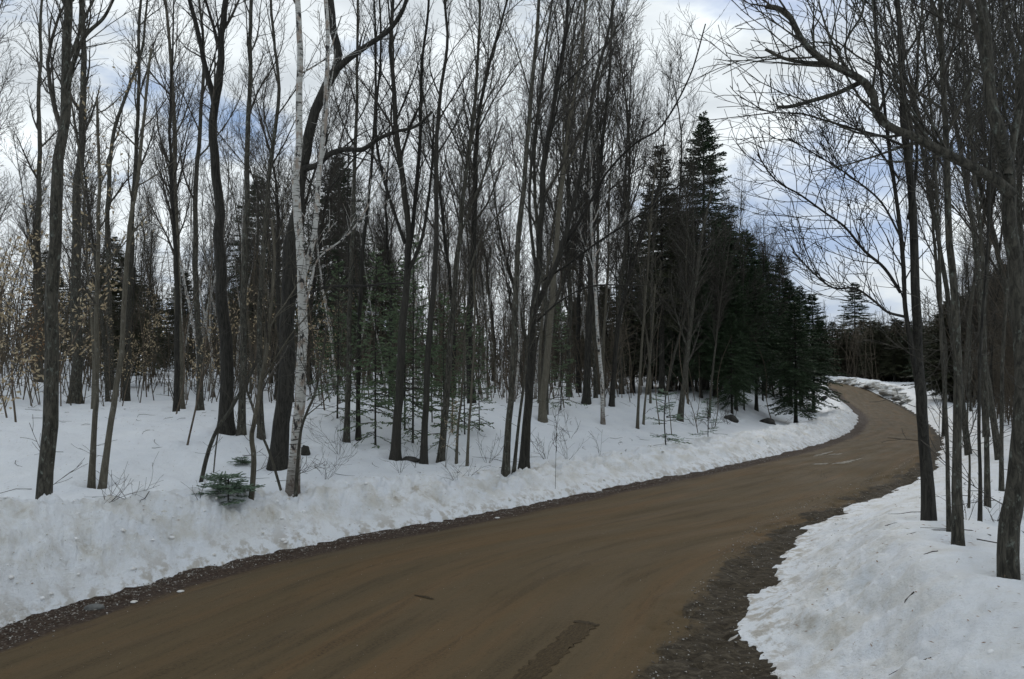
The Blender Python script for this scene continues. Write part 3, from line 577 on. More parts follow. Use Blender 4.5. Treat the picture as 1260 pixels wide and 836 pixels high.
PY = [fir(310, 3.2, .12, .95, .028, .26, 1.0, .12, (.07,.03), 6, .15, False), fir(311, 2.3, .2, .8, .022, .22, 1.0, .1, (.07,.028), 6, .1, False), fir(312, 4.2, .2, 1.1, .035, .3, 1., .14, (.08,.032), 6, .2, False)]
PS = [fir(320, .55, .02, .40, .010, .055, 3.4, .02, (.055,.02), 8, 0, False), fir(321, .9, .1, .34, .010, .15, 2.0, .05, (.05,.014), 6, .2, False)]
def assign(ps, nm, mb='darkbark'):
    for a, b, c in ps: a.materials.append(M[mb]); b.materials.append(M['twig']); c.materials.append(M[nm])
assign(PF[:3], 'needle'); assign(PF[3:], 'drygreen'); assign(PY, 'needle_young'); assign(PS, 'needle_blue')
PO = []
for i, (a, b, c) in enumerate(PF[1:3]):          # the olive, half-bare hemlocks deep in the woods
    c2 = c.copy(); c2.materials[0] = M['drygreen']; PO.append((a, b, c2))
def plant(protos, parts, loc, sc_, rz, name, cat, label, group=None, sz=None):
    t = thing(name, loc, label, cat, group); t.rotation_euler = (0, 0, rz); t.scale = (sc_, sc_, sz or sc_)
    for me_, nm in zip(protos, parts):
        o = link(nm, me_, None, t)
        if nm in ('crown','boughs','needles','twigs','dry_leaves'): o['kind'] = 'stuff'
    return t
TP = ('trunk', 'crown'); FP = ('trunk', 'boughs', 'needles')
# dark spruces on the inner side of the bend, placed by foot
random.seed(5)
LAB = ['tallest dark spruce, its pointed tip standing clear above the bend', 'dense dark spruce with a rounded top left of the tallest one', 'last spruce before the road, its boughs reaching to the bend']
def by_top(px_, D, py_top, proto, name, cat, label, group=None, parts=FP, widen=1.0):
    x = (px_-630)/F*D; z = gz(x, D); H_ = proto_h[id(proto)]; h = HC+ray(px_, py_top)[1]*D-z; s = h/H_
    return plant(proto, parts, (x, D, z-.05), s*widen, rnd()*6.28, name, cat, label, group, s)
proto_h = {id(PF[0]): 13, id(PF[1]): 11, id(PF[2]): 9, id(PF[3]): 12, id(PO[0]): 11, id(PO[1]): 9}
by_top(868, 40, 140, PF[0], 'spruce_tree', 'spruce', LAB[0], widen=.98)
by_top(814, 34, 178, PF[3], 'spruce_tree', 'spruce', LAB[1], widen=1.15)
by_top(978, 36, 372, PF[2], 'spruce_tree', 'spruce', 'small dark spruce on a bare thin trunk at the inner edge of the bend', widen=1.5)
by_top(1000, 50, 362, PF[2], 'spruce_tree', 'spruce', LAB[2], widen=1.35)
for px_, D, top in [(838,39,262),(850,44,285),(880,36,300),(893,44,268),(905,40,292),(918,46,282),(930,38,318),(940,45,312),(960,50,312),(972,47,345),(845,36,330),(862,34,345),(905,35,340),(985,52,352),(925,52,290),(888,50,262),(826,46,240),(900,33,385),(800,42,240)]:
    by_top(px_, D, top, random.choice(PF[:3]), 'spruce_tree', 'spruce', 'dark spruce packed among the others on the inner side of the bend', 'dark spruces crowded inside the bend', widen=uni(1.0,1.5))
for px_, D, top, lb in [(415,42,190,'spruce with ragged drooping boughs seen through the birch stems'), (316,60,214,'small pointed spruce tip far back above the forked dark tree'), (1053,115,348,'lone pointed spruce standing above the far wooded slope'),
                        (1068,104,400,'rounded dark spruce where the road disappears'), (1094,100,408,'dark spruce right of the rounded one where the road disappears')]:
    by_top(px_, D, top, PF[0] if D < 100 else PF[1], 'spruce_tree', 'spruce', lb, widen=1.2 if D<100 else 1.7)
for px_, D, top in [(1042,122,405),(1080,110,404),(1108,96,415),(1120,92,405),(1135,84,400),(1150,80,410),(1170,76,405),(1102,112,398),(1190,70,400),(1030,128,412)]:
    by_top(px_, D, top, random.choice(PF[:3]), 'spruce_tree', 'spruce', 'dark spruce in the row beyond the far right bend', 'dark spruces beyond the far bend', widen=uni(1.3,1.8))
# young firs in the gap among the middle trunks
for px_, py_, s, lb in [(462,548,1.1,'young green fir with airy flat boughs, left in the gap behind the birch'), (508,545,1.2,'young green fir between the two dark middle trunks'), (546,556,.9,'small young fir at the foot of the slim leaning trunk'),
                        (590,530,.9,'sparse young fir just left of the double tree'), (440,520,1.0,'young fir overlapping the close pair of slim trunks'), (532,520,1.2,'young fir farther back, above the small one'), (478,505,1.3,'young fir deepest in the gap, pale green against the snow'),
                        (415,515,1.0,'young fir with low boughs right of the white birch trunk'), (498,530,1.1,'young fir hiding the foot of the dark forking tree'), (572,535,1.1,'young fir behind the short thin sapling'), (690,505,1.1,'bushy young fir on the mound between pale grey tree and dark trunk')]:
    b = hit(px_, py_); plant(PY[len(lb) % 3], FP, (b[0], b[1], b[2]-.05), s*.7, rnd()*6, 'young_fir', 'fir sapling', lb, None, s)
for px_, py_, s, lb, p in [(281,612,.72,'tiny blue-green fir poking from the snow behind the left bank',0), (820,548,1.5,'small fir seedling in the snow below the leaning grey trunk',1), (871,537,1.1,'tiny fir seedling right of the other one on the bank',1), (298,572,.4,'smallest fir tuft in the snow by the big furrowed trunk',0)]:
    b = hit(px_, py_); plant(PS[p], FP, (b[0], b[1], b[2]-.04), s*(1.25 if p == 0 else 1), rnd()*6, 'fir_seedling', 'fir seedling', lb, None, s*(.8 if p == 0 else 1))
for i in range(84):                            # wooded slope closing the view past the bend
    px_ = uni(995, 1275); D = uni(90, 118) if px_ < 1150 else uni(60, 110); top = uni(392, 420)-max(0, px_-1130)*.6
    sl0, sr0, _ = edges(np.array([(px_-630)/F*D]), np.array([D]))
    if max(sl0[0], sr0[0]) > 3: by_top(px_, D, top, random.choice(PO), 'hemlock_tree', 'hemlock', 'dusky evergreen on the wooded slope past the far bend', 'dusky evergreens on the slope past the far bend', widen=uni(1.6,2.2))
random.seed(52)
for px_, D, top in [(800,29,215),(818,33,190),(846,31,230),(858,36,200),(885,37,238),(905,41,215),(922,43,240),(938,43,262),(952,47,280),(872,30,262),(832,40,185),(915,36,285),(895,47,200),(968,48,300)]:
    x = (px_-630)/F*D; z = gz(x, D); k_ = random.choice([0,1,3,5,7]); hh = (14,13,15,12,13.5,11,15,12.5)[k_]; sc_ = (HC+ray(px_, top)[1]*D-z)/hh
    plant(PT[k_], ('trunk','crown'), (x, D, z-.05), sc_*1.05, rnd()*6.28, 'bare_tree', 'tree', 'thin bare tree screening the dark spruces at the bend', 'bare trees screening the spruces', sc_)
for px_, D, top, lb, g in [(700,30,-60,0,0),(712,36,20,0,0),(733,29,-20,0,0),(765,33,0,0,0),(778,38,60,0,0),(795,32,40,0,0),(824,37,90,0,0),(760,41,30,0,0)]+[(1190,20,-150,1,1),(1212,25,-60,1,1),(1228,17,-200,1,1),(1252,22,-120,1,1),(1270,18,-200,1,1),(1160,33,60,1,1),(1175,28,0,1,1),(1300,19,-150,1,1)]:
    x = (px_-630)/F*D; z = gz(x, D); k_ = random.choice([0,1,2,4,6]); hh = (14,13,15,12,13.5,11,15,12.5)[k_]; sc_ = min(1.25, (HC+ray(px_, top)[1]*D-z)/hh)
    plant(PT[k_], ('trunk','crown'), (x, D, z-.05), sc_*.9, rnd()*6.28, 'bare_tree', 'tree', ('tall fine-twigged tree between the dark upright trunk and the spruces','tall fine-twigged tree filling the upper right beyond the snowbank trunks')[lb], ('tall trees left of the spruces','tall trees filling the upper right')[g], sc_)
# general woods
random.seed(21)
cand, tries = [], 0
def ok(x, y, mind, md=2.2):
    sl, sr, _ = edges(np.array([x]), np.array([y])); s = max(sl[0], sr[0])
    return s > mind and all((x-a)**2+(y-b)**2 > md*md for a, b in cand)
cnt = {'t': 0, 'b': 0}
BW = lambda px: 'left of the near white birch' if px < 360 else 'between the near birch and the dark middle trunk' if px < 521 else 'between the dark middle trunk and the double tree' if px < 645 else 'right of the double tree'
WB = ('crowd of thin bare trees filling the woods left of the road', 'bare trees in the woods left of the road'); WR = ('thin bare tree in the crowded woods right of the road', 'bare trees in the woods right of the road')
WB = ('thin bare tree in the crowded woods left of the road', 'bare trees in the woods left of the road')
while cnt['t'] < 185 and tries < 20000:
    tries += 1; a = math.radians(uni(-42, 42)); d = 19+66*rnd()**.85; x, y = math.sin(a)*d, math.cos(a)*d
    px = 630+F*x/y
    if not ok(x, y, 3.0, 1.5+d*.015): continue
    sl, sr, _ = edges(np.array([x]), np.array([y])); right = sr[0] > sl[0]
    if 985 < px < 1135: continue
    if not right and px > 770 and d < 34: continue
    if not right and 380 < px < 780 and d < 24: continue
    if right and px < 1140: continue
    if not right and px > 770: s = uni(.55,.72)*d/45
    else: s = uni(.8, 1.12)
    if px > 1130 and d > 35: s *= .8
    if not right and px < 330 and d > 30: s *= .85
    s = min(s, 1.15); cand.append((x, y)); p = random.choice(PT); 
    bi = sum(px > b_ for b_ in (60, 150, 265, 345, 430, 490, 545, 640, 690, 780)); dk = 'near' if d < 38 else 'mid' if d < 60 else 'far'
    where = ['at the far left edge','behind the thick left-edge trunk','left of the forked dark tree','between the forked dark tree and the birch','just right of the white birch','before the dark forking tree','between the middle dark trunks','left of the double tree','behind the double tree','between the double tree and the spruces','behind the spruces'][bi] if not right else ['behind the curved dark tree on the right','behind the stout tree on the right'][px > 1200]
    adj = {'near':'bare tree standing first in the woods ','mid':'thin bare tree deeper in the woods ','far':'faint bare tree deepest in the woods '}[dk]
    lb, g = adj+where, dk+' bare trees '+where
    plant(p, TP, (x, y, gz(x, y)), s*uni(.85,1.1), rnd()*6.28, 'bare_tree', 'tree', lb, g, s); cnt['t'] += 1
while cnt['t'] < 240 and tries < 30000:
    tries += 1; a = math.radians(uni(28, 42)); d = 17+60*rnd()**.9; x, y = math.sin(a)*d, math.cos(a)*d; px = 630+F*x/y
    if px < 1150 or not ok(x, y, 2.6, .9+d*.01): continue
    s = uni(.6,.95); cand.append((x, y)); where = ['behind the curved dark tree on the right','behind the stout tree on the right'][px > 1200]
    plant(random.choice(PT), TP, (x, y, gz(x, y)), s*.8, rnd()*6.28, 'bare_tree', 'tree', 'slender bare tree crowding the woods '+where, 'slender bare trees '+where, s); cnt['t'] += 1
while cnt['b'] < 74 and tries < 40000:
    tries += 1; a = math.radians(uni(-24, 20)); d = uni(24, 60); x, y = math.sin(a)*d, math.cos(a)*d; px = 630+F*x/y
    if not ok(x, y, 3, 1.3) or 780 < px: continue
    cand.append((x, y)); s = uni(.6,.95)
    plant(random.choice(PB), TP, (x, y, gz(x, y)), s, rnd()*6.28, 'birch_tree', 'birch', 'thin white birch far back '+BW(px), 'thin white birches '+BW(px), s); cnt['b'] += 1
# olive hemlocks that close the woods at eye level
n_ = 0
while n_ < 62:
    a = math.radians(uni(-40, 38)); d = uni(34, 88); x, y = math.sin(a)*d, math.cos(a)*d; px = 630+F*x/y
    if 960 < px < 1150 or not ok(x, y, 5, 1.5): continue
    cand.append((x, y)); n_ += 1; s = uni(.5,.86)*(d/60)**.6
    right = px > 1100
    plant(random.choice(PO), FP, (x, y, gz(x, y)), s*1.5, rnd()*6, 'hemlock_tree', 'hemlock', 'dull green hemlock deep in the woods '+('across the road on the right' if right else BW(px)), 'hemlocks deep in the woods '+('on the right' if right else BW(px)), s)
# saplings and brush between the trunks
SAP = []
for i in range(4):
    random.seed(400+i); tb, tw = Tubes(), Tubes(); k = dict(KD); k.update(rmin=.0045, dens=(0,3,4)); tips = []
    P = [np.array((0,0,-.1))]; d = np.array((uni(-.15,.15), uni(-.15,.15), 1))
    for j in range(4): d = nrm(d+rvec()*.1); P.append(P[-1]+d*uni(.8,1.2))
    Q, R, u = trunk_tube(tb, P, .022, .006, 5, 1.1, 4)
    for j in range(12):
        f = .25+.74*j/12; p, tg, r_ = at_path(Q, R, u, f); a = math.radians(uni(35,65)); grow(tw, p, tg*math.cos(a)+perp(tg, j*2.4)*math.sin(a), uni(.5,1.1)*(1.2-f), .006, 2, k, tips)
    m1, m2 = tb.mesh('stem'), tw.mesh('twigs'); m1.materials.append(M['brown']); m2.materials.append(M['twig'])
    C = np.array([t[0] for t in tips]*4); Dv = np.array([t[1] for t in tips]*4)+RNG.normal(size=C.shape)*.06; C = C+RNG.normal(size=C.shape)*.06
    V, T = leaf_arrays(C, Dv, RNG.uniform(.08,.13,len(C)), RNG.uniform(.035,.055,len(C))); m3 = mesh_from('dry_leaves', V, None, T, False); m3.materials.append(M['leaf'])
    m4 = m3.copy(); m4.materials[0] = M['leafbrown']; SAP.append((m1, m2, m3, m4))
random.seed(8)
for px_, py_, s, lb in [(238,512,1.,'beech sapling with pale papery leaves beside the forked dark tree'), (400,505,1.05,'tan-leaved beech sapling just right of the white birch'), (415,480,1.1,'farther tan-leaved beech sapling right of the white birch'),
                        (20,520,1.1,'leafy tan beech sapling at the far left edge'), (75,500,1.0,'leafy tan beech sapling between the two left-edge trunks'), (180,480,1.0,'tan-leaved beech sapling left of the pale brown trunk'), (110,470,1.2,'tall tan-leaved beech sapling behind the slim tan pair'),
                        (150,500,.85,'low tan-leaved beech sapling right of the slim tan pair'), (5,480,1.2,'beech sapling with thick pale leaves cut by the left edge'), (548,575,.35,'knee-high beech shoot with dry leaves below the leaning slim trunk')]:
    b = hit(px_, py_); p = SAP[int(px_) % 4]; plant(p[:3], ('stem','twigs','dry_leaves'), b, s, rnd()*6, 'beech_sapling', 'beech sapling', lb)
b = hit(28, 492); p = SAP[1]; plant((p[0], p[1], p[3]), ('stem','twigs','dry_leaves'), b, .9, 1, 'beech_sapling', 'beech sapling', 'russet brown leafy sapling low at the far left')
n_ = 0
while n_ < 80:
    a = math.radians(uni(-38, 37)); d = uni(14, 48); x, y = math.sin(a)*d, math.cos(a)*d; px = 630+F*x/y
    sl, sr, _ = edges(np.array([x]), np.array([y])); s_ = max(sl[0], sr[0])
    if s_ < 3.2 or (s_ < 5.5 and d < 24 and px < 1100) or (960 < px < 1150): continue
    n_ += 1; p = random.choice(SAP); right = sr[0] > sl[0]; lf = rnd() < .22 and px < 450
    plant(p[:3] if lf else p[:2], ('stem','twigs','dry_leaves'), (x, y, gz(x, y)), uni(.6,1.15), rnd()*6, 'beech_sapling' if lf else 'sapling', 'beech sapling' if lf else 'sapling',
          ('thin beech sapling holding dry leaves in the woods left of the road' if lf else 'thin leafless sapling among the trunks '+('right' if right else 'left')+' of the road'), 'leafy beech saplings in the left woods' if lf else 'leafless saplings '+('right' if right else 'left')+' of the road')
# the tangle of whips and dead wood between the far trunks
tb = Tubes(); random.seed(91); a_ = np.radians(RNG.uniform(-42,42,3300)); d_ = RNG.uniform(27,92,3300); x_ = np.sin(a_)*d_; y_ = np.cos(a_)*d_; z_, l_, r_2 = ground(x_, y_, False); nb_ = 0
for x, y, z, l, r in zip(x_, y_, z_, l_, r_2):
    px = 630+F*x/y
    if max(l, r) < 5 or 965 < px < 1150 and y < 88 or 780 < px < 965 and y < 45: continue
    h = uni(1.5,4.5) if rnd() < .5 else uni(3,8); w_ = .007+y*.0002; P = path3((x,y,z-.1), (uni(-.3,.3),uni(-.3,.3),1), h, 3, .09, .06); tb.add(P, np.array((w_*1.6,w_*1.2,w_,w_*.6)), 3); nb_ += 1
    for q_ in range(8):
        i = random.randint(0,2); p = P[i]+(P[i+1]-P[i])*rnd(); d2 = nrm(np.array((uni(-1,1),uni(-1,1),uni(-.1,1.)))); L2 = h*uni(.12,.34); tb.add(np.array([p, p+d2*L2*.5, p+(d2+rvec()*.15)*L2]), np.array((w_*.7,w_*.6,w_*.35)), 3)
def stem(x, y, z, h, w_, nq):
    P = path3((x,y,z-.1), (uni(-.25,.25),uni(-.25,.25),1), h, 4, .09, .06); tb.add(P, np.array((w_*1.6,w_*1.3,w_,w_*.8,w_*.5)), 3)
    for q_ in range(nq):
        i = random.randint(0,3); p = P[i]+(P[i+1]-P[i])*rnd(); d2 = nrm(np.array((uni(-1,1),uni(-1,1),uni(-.1,1.2)))); L2 = h*uni(.1,.28); tb.add(np.array([p, p+d2*L2*.5, p+(d2+rvec()*.15)*L2]), np.array((w_*.7,w_*.6,w_*.35)), 3)
for i in range(2150):
    if i < 620: px = uni(990, 1185); y = uni(91, 128); h = uni(4, 8.5)
    else: px = uni(1135, 1330); y = uni(19, 70); h = uni(3.5, 10)
    x = (px-630)/F*y; sl0, sr0, _ = edges(np.array([x]), np.array([y]))
    if max(sl0[0], sr0[0]) < 3.2: continue
    stem(x, y, gz(x, y), h, .006+y*.0003, 9)
link('brush_tangle', tb.mesh('brush_tangle'), M['brush'], kind='stuff')
# bare shrubs and twigs sticking out of the snow
def shrub(px_, py_, nst, h, label, spread=.5, group=None):
    b = hit(px_, py_); tb = Tubes(); k = dict(KD); k.update(rmin=max(.0022, b[1]*.00016), dens=(0,3,5), up=.04, wander=.14)
    for i in range(nst):
        a = rnd()*6.28; grow(tb, np.array((math.cos(a)*.03*spread, math.sin(a)*.03*spread, -.04)), np.array((math.cos(a)*spread, math.sin(a)*spread, 1)), h*uni(.6,1.1), .004, 2 if h < .9 else 1, k)
    o = link('bare_shrub', tb.mesh('bare_shrub'), M['twig'], None, b); o['label'] = label; o['category'] = 'shrub'
    if group: o['group'] = group
random.seed(3)
for a in [(245,612,3,.42,'two-forked dry twig standing in snow left of the tiny fir'), (130,616,6,.7,'spreading bare twigs behind the left bank, right of the thick left-edge trunk',1.4), (160,612,5,.5,'low sprawling bare twigs right beside the larger spread on the left',1.8),
          (492,582,5,.5,'bare shrub at the bank foot below the dark forking tree',.5), (400,590,6,1.1,'fan of bare stems right of the white birch',.9), (418,560,6,1.2,'tangled bare shrub behind the fan of bare stems',1.),
          (512,576,3,.7,'few upright twigs left of the tall straight dark trunk',.3), (600,570,6,.9,'bare shrub left of the double tree',.8), (672,565,7,.9,'wide bare shrub right of the double tree',.9), (698,565,5,.8,'bare shrub with curved stems, second right of the double tree',.7),
          (738,560,3,.8,'single thin forked twig in open snow below the pale birch',.3), (702,540,3,1.0,'tall thin wisps in open snow beyond the bare shrubs',.3), (875,528,7,1.0,'bushy bare shrub at the snow edge before the spruces',.8), (895,522,7,.9,'bare shrub touching the dark rock at the spruces',.9), (856,525,6,.8,'bare shrub just right of the leaning grey trunk foot',.8),
          (1010,600,3,.3,'tiny twig tuft at the right snow edge',.6), (1188,640,4,.8,'bare twigs behind the spotted right trunk',.6), (1225,640,4,.7,'bare twigs left of the stout right tree',.8), (560,590,6,.5,'low brushy twigs on the bank top left of the double tree',1.2), (575,585,5,.45,'second low brush on the bank top by the double tree',1.3)]:
    shrub(*a)
# ------------------------------------------------------------------ rocks, snow blocks, things on the ground
def lump(name, loc, size, m, label, cat, group=None, seed=0, rough=.35, rot=0, sub=3, kind=None):
    import bmesh
    bm = bmesh.new(); bmesh.ops.create_icosphere(bm, subdivisions=sub, radius=1); V = np.array([v.co[:] for v in bm.verts])
    n1_ = fbm(V[:,0]*1.1+seed*5.1+V[:,2], V[:,1]*1.1+V[:,2]*.7, 1.2, 4, seed); V = V*(1+rough*n1_)[:,None]*np.array(size)
    for v, c in zip(bm.verts, V): v.co = c
    me_ = bpy.data.meshes.new(name); bm.to_mesh(me_); bm.free()
    for p in me_.polygons: p.use_smooth = True
    o = link(name, me_, M[m], None, loc); o.rotation_euler = (0, 0, rot); o['label'] = label; o['category'] = cat
    if group: o['group'] = group
    return o
for px_, py_, sz, lb in [(944,521,(.36,.28,.2),'dark wet boulder half under snow at the foot of the spruces'), (1015,492,(.3,.3,.36),'dark rounded boulder by the last spruce at the bend'), (899,517,(.3,.25,.2),'smaller dark rock left of the wet boulder below the spruces'), (997,507,(.35,.3,.2),'small dark stone in the snow below the bend spruces'),
                        ]:
    b = hit(px_, py_); lump('boulder', b+np.array((0,0,sz[2]*.02)), sz, 'rock', lb, 'rock', seed=px_)
b = hit(376,560); lump('stump', b+np.array((0,.0,.08)), (.11,.1,.15), 'darkbark', 'dark knobbly stump just right of the white birch', 'stump', seed=4)
b = hit(505,566); lump('stone', b, (.22,.12,.07), 'rock', 'flat dark stone showing through snow near the tall straight trunk', 'rock', seed=6)
random.seed(14)
for i in range(34):
    f = i/34; px_ = 1032+f*88+uni(-4,4); py_ = 470+f*f*26+uni(-3,4); b = hit(px_, py_); s = uni(.3,1.0)
    lump('snow_block', b+np.array((0,0,s*.08)), (s*uni(.8,1.4), s*uni(.6,1), s*uni(.25,.45)), 'chunk', 'dirty block of ploughed snow on the far right bank', 'snow block', 'ploughed snow blocks on the far right bank', seed=i, rot=rnd()*3, sub=3, rough=.95)
# grey stone and ice bits at the foot of the left bank
b = road_hit(116,750); o = lump('stone', b+np.array((0,0,.015)), (.095,.045,.04), 'greyrock', 'smooth grey oblong stone at the edge of the left snowbank', 'stone', seed=3, rough=.12, rot=.25)
for px_, py_, s, lb in [(222,729,.03,'small pale ice bit, right one of two on the left verge'), (165,742,.027,'small pale ice bit, left one of two on the left verge'), (612,638,.03,'lone white ice crumb on the left road edge far from the pair')]:
    b = road_hit(px_, py_); lump('ice_bit', b+np.array((0,0,.01)), (s*1.4,s,s*.4), 'chunk', lb, 'ice', seed=px_, sub=2)
# loose gravel and grit along both verges
def scatter(n, pick, smin, smax, name, m, flat=.6):
    P = pick(n); n = len(P); s = RNG.uniform(smin, smax, n)*np.maximum(1, P[:,1]*.05)
    T = np.array([(1,1,1),(1,-1,-1),(-1,1,-1),(-1,-1,1)], float)*.7
    V = T[None]*s[:,None,None]*RNG.uniform(.5,1.3,(n,4,3))*np.array((1.2,1,flat)); a = RNG.random(n)*6.28; c, s_ = np.cos(a)[:,None], np.sin(a)[:,None]
    V = np.stack([V[:,:,0]*c-V[:,:,1]*s_, V[:,:,0]*s_+V[:,:,1]*c, V[:,:,2]], -1)+P[:,None,:]
    b = np.arange(n)[:,None]*4; F_ = np.concatenate([b+np.array(t) for t in ((0,1,2),(0,3,1),(0,2,3),(1,3,2))])
    link(name, mesh_from(name, V.reshape(-1,3), None, F_, False), M[m], kind='stuff')
def verge(n):
    nr_, nc2 = RX.shape; side = RNG.random(n) < .72; row = (RNG.random(n)**1.5*nr_*.62).astype(int)
    sL_, sR_ = sl_, sr_; out = []
    colL = (np.abs(RNG.normal(.42,.2,n))/(wd[row]+1.6)*nc2+.7/(wd[row]+1.6)*nc2*.6).astype(int); colR = nc2-1-((RNG.random(n)*1.1+.7)/(wd[row]+1.6)*nc2).astype(int)
    c = np.clip(np.where(side, colL, colR), 1, nc2-2); j = RNG.normal(size=(n,2))*.03
    return np.stack([RX[row,c]+j[:,0], RY[row,c]+j[:,1], RZg[row,c]+.003], 1)
scatter(20000, verge, .004, .013, 'gravel', 'gravel')
def onroad(n):
    nr_, nc2 = RX.shape; row = (RNG.random(n)**1.3*nr_*.5).astype(int); c = RNG.integers(10, nc2-10, n); j = RNG.normal(size=(n,2))*.03
    return np.stack([RX[row,c]+j[:,0], RY[row,c]+j[:,1], RZg[row,c]+.001], 1)
scatter(3500, onroad, .002, .005, 'road_grit', 'gravel')
# litter on the snow: bark flakes and needles
def litter(n):
    a = np.radians(RNG.uniform(-38,38,n)); d = RNG.uniform(3.5,26,n); x, y = np.sin(a)*d, np.cos(a)*d; z, l, r = ground(x, y); m_ = np.maximum(l, r) > .15
    return np.stack([x, y, z+.004], 1)[m_]
P = litter(6500); V, T = leaf_arrays(P, np.stack([RNG.normal(size=len(P)), RNG.normal(size=len(P)), RNG.normal(size=len(P))*.15], 1), RNG.uniform(.015,.06,len(P)), RNG.uniform(.004,.014,len(P)), np.array((0,0,1.)))
link('bark_litter', mesh_from('bark_litter', V, None, T, False), M['leafbrown'], kind='stuff')
tb = Tubes(); random.seed(61)
for i in range(420):                            # twigs lying on the snow
    a = math.radians(uni(-38,38)); d = 4+24*rnd(); x, y = math.sin(a)*d, math.cos(a)*d; sl0, sr0, _ = edges(np.array([x]), np.array([y]))
    if max(sl0[0], sr0[0]) < 1.0 or (d < 8 and rnd() < .7): continue
    L2 = uni(.1,.7); an = rnd()*6.28; P = np.array([(x+math.cos(an+k*.15)*L2*k/3, y+math.sin(an+k*.15)*L2*k/3, 0) for k in range(4)]); P[:,2] = ground(P[:,0], P[:,1])[0]+.008; tb.add(P, np.array((.006,.005,.004,.002)), 3)
link('fallen_twigs', tb.mesh('fallen_twigs'), M['twig'], kind='stuff')
import bmesh
bm = bmesh.new(); bmesh.ops.create_icosphere(bm, subdivisions=1, radius=1); IV = np.array([v.co[:] for v in bm.verts]); IF = np.array([[v.index for v in f.verts] for f in bm.faces]); bm.free()
n_c = 5200; i_ = RNG.integers(10, len(EL)-50, n_c); t_ = RNG.random(n_c); side_ = RNG.random(n_c) < .8
def crumbs(E, sgn, n):
    i_ = 20+(RNG.random(n)**1.4*110).astype(int); t_ = RNG.random(n)[:,None]; p = E[i_]*(1-t_)+E[i_+1]*t_; d = E[i_+1]-E[i_]; d /= np.linalg.norm(d[:,:2], axis=1, keepdims=True)
    o = (-.12+1.5*RNG.random(n)**1.6)[:,None]; return np.stack([p[:,0]-d[:,1]*sgn*o[:,0], p[:,1]+d[:,0]*sgn*o[:,0]], 1)
XY = np.concatenate([crumbs(EL, 1, 1700), crumbs(ER, -1, 250)]); z_, l_, r_2 = ground(XY[:,0], XY[:,1]); z_ = np.where((l_ < 0) & (r_2 < 0), z_+.0, z_); k_ = np.maximum(l_, r_2) > .03; XY, z_ = XY[k_], z_[k_]
s_ = .006+.030*RNG.random(len(XY))**5; V = IV[None]*s_[:,None,None]*RNG.uniform(.6,1.35,(len(XY),12,3))*np.array((1.2,1,.7))+np.concatenate([XY, z_[:,None]], 1)[:,None,:]
link('snow_crumbs', mesh_from('snow_crumbs', V.reshape(-1,3), None, (np.arange(len(XY))[:,None,None]*12+IF[None]).reshape(-1,3)), M['snowbit'], kind='stuff')
for m_n in ('wetmark', 'wetdark', 'ice'): M[m_n].node_tree.nodes['Principled BSDF'].inputs['Specular IOR Level'].default_value = .05
# ------------------------------------------------------------------ marks on the road
def road_strip(name, pts, wid, m, lift=.006, jag=.3):
    """thin sheet following the road surface; pts in road-picture points, wid in metres"""
    Pw = np.array([road_hit(*p) for p in pts]); C = cr(list(Pw), 14); n = len(C); T = np.gradient(C[:,:2], axis=0); T /= np.linalg.norm(T, axis=1, keepdims=True)
    S = np.stack([T[:,1], -T[:,0]], 1); m_ = 11; V = []; UV = []
    ln_ = np.concatenate([[0], np.cumsum(np.linalg.norm(np.diff(C[:,:2], axis=0), axis=1))])
    w_ = np.interp(np.linspace(0,1,n), np.linspace(0,1,len(wid)), wid)
    for i in range(n):
        for j in range(m_):
            o = (j/(m_-1)-.5)*w_[i]*(1+jag*(RNG.random()-.5)*2*(j in (0, m_-1))); x, y = C[i,0]+S[i,0]*o, C[i,1]+S[i,1]*o; V.append((x, y, road_z2(x, y)+lift)); UV.append((o, ln_[i]))
    ii = (np.arange(n-1)[:,None]*m_+np.arange(m_-1)[None,:]).ravel(); qd = np.stack([ii, ii+m_, ii+m_+1, ii+1], 1); me_ = mesh_from(name, V, qd)
    u_ = me_.uv_layers.new(name='UVMap'); u_.data.foreach_set('uv', np.array(UV, np.float32)[qd.ravel()].ravel())
    link(name, me_, M[m], kind='structure')
def road_z2(x, y):
    d2 = ((RX-x)**2+(RY-y)**2).ravel(); i = np.argpartition(d2, 4)[:4]; w_ = 1/(d2[i]+1e-4); return float((RZg.ravel()[i]*w_).sum()/w_.sum())
road_strip('tyre_track', [(722,768),(690,796),(655,828),(618,866)], [.20,.2,.22], 'wetmark', .004)
road_strip('tyre_track', [(706,765),(722,767),(737,770)], [.05,.07,.04], 'wetdark', .006, .5)
road_strip('tyre_track', [(510,733),(522,735),(534,738)], [.02,.05,.02], 'wetdark', .006, .5)
for p in [[(1002,562),(1012,559),(1026,555)], [(1022,572),(1040,569),(1062,564)], [(1000,572),(1012,571),(1024,570)], [(1020,560),(1030,559),(1036,558)]]:
    road_strip('ice_patch', p, [.04,.2,.12,.03], 'ice', .004, .9)
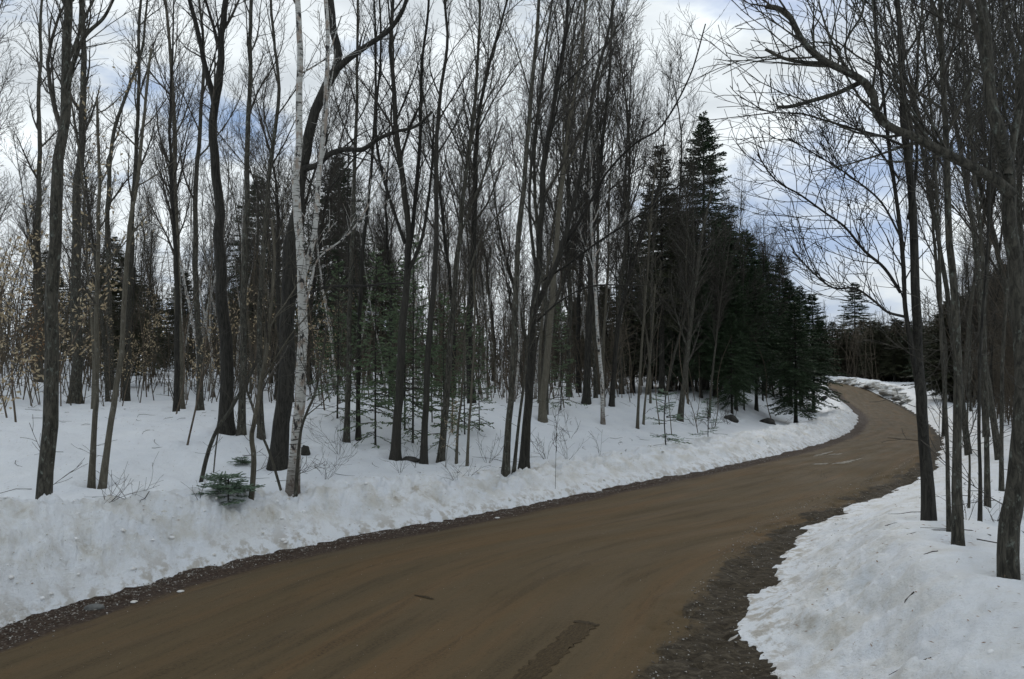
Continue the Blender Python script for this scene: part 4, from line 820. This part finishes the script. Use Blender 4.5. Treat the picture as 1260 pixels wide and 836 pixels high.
# ------------------------------------------------------------------ the far woods, one mass nobody could count
random.seed(77); FV, FQ, off = [], [], 0
def lowtree(seed, h):
    random.seed(seed); tb = Tubes(); P = path3((0,0,-.2), (uni(-.06,.06),uni(-.06,.06),1), h, 5, .03, .05); tb.add(P, np.linspace(.13,.03,6), 4)
    for j in range(20):
        f = .25+.73*j/20; i = int(f*5); p = P[i]+(P[min(i+1,5)]-P[i])*(f*5-i); a = math.radians(uni(18,45))
        B = path3(p, np.array((0,0,math.cos(a)))+perp(np.array((0,0,1.)), j*2.4)*math.sin(a), uni(1.8,3.4)*(1.2-f), 3, .1, .1); tb.add(B, np.linspace(.035,.012,4), 3)
        for q_ in range(5):
            i = random.randint(0, 2); p2 = B[i]+(B[i+1]-B[i])*rnd(); d2 = nrm(B[i+1]-B[i]+rvec()*.4); tb.add(np.array([p2, p2+d2*uni(.4,1.1)]), np.array((.016,.008)), 3)
    return tb.arrays()
LT = [lowtree(500+i, 11+i*.7) for i in range(6)]; Vs, Qs, Ts = [], [], []
random.seed(31)
for j in range(300):
    a = math.radians(uni(-48,48)); d = uni(82,190); x, y = math.sin(a)*d, math.cos(a)*d; sl0, sr0, _ = edges(np.array([x]), np.array([y]))
    if max(sl0[0], sr0[0]) < 3: continue
    V, Q, T = random.choice(LT); s = uni(.75,1.1); px = 630+F*x/y
    if 880 < px < 1140: s *= .72
    c, s2 = math.cos(j), math.sin(j); W = np.stack([V[:,0]*c-V[:,1]*s2, V[:,0]*s2+V[:,1]*c, V[:,2]], 1)*s+np.array((x, y, gz(x, y))); Vs.append(W); Qs.append(Q+off); Ts.append(T+off); off += len(V)
me = mesh_from('far_woods', np.concatenate(Vs), np.concatenate(Qs), np.concatenate(Ts)); link('far_woods', me, M['twig'], kind='stuff')
g_ = bpy.data.objects['snow_ground'].data; co = np.empty(len(g_.vertices)*3, np.float32); g_.vertices.foreach_get('co', co); co = co.reshape(-1,3)
for o in bpy.data.objects:                      # melt hollows round the trunks
    if o.type == 'EMPTY' and o.get('category') in ('tree','birch','spruce','sapling','dead tree') and 0 < o.location.y < 40:
        x, y = o.location.x, o.location.y; r_ = .26 if o['category'] != 'sapling' else .14
        m_ = (np.abs(co[:,0]-x) < r_*3) & (np.abs(co[:,1]-y) < r_*3); q_ = np.hypot(co[m_,0]-x, co[m_,1]-y); co[m_,2] -= (.085 if r_ > .2 else .03)*np.exp(-(q_/r_)**2)-.02*np.exp(-((q_-r_*1.7)/(r_*.5))**2)
g_.vertices.foreach_set('co', co.ravel()); g_.update()
n_tri = sum(len(m.loops)-2*len(m.polygons) for m in bpy.data.meshes); print('TRIS', n_tri, 'objects', len(bpy.data.objects))
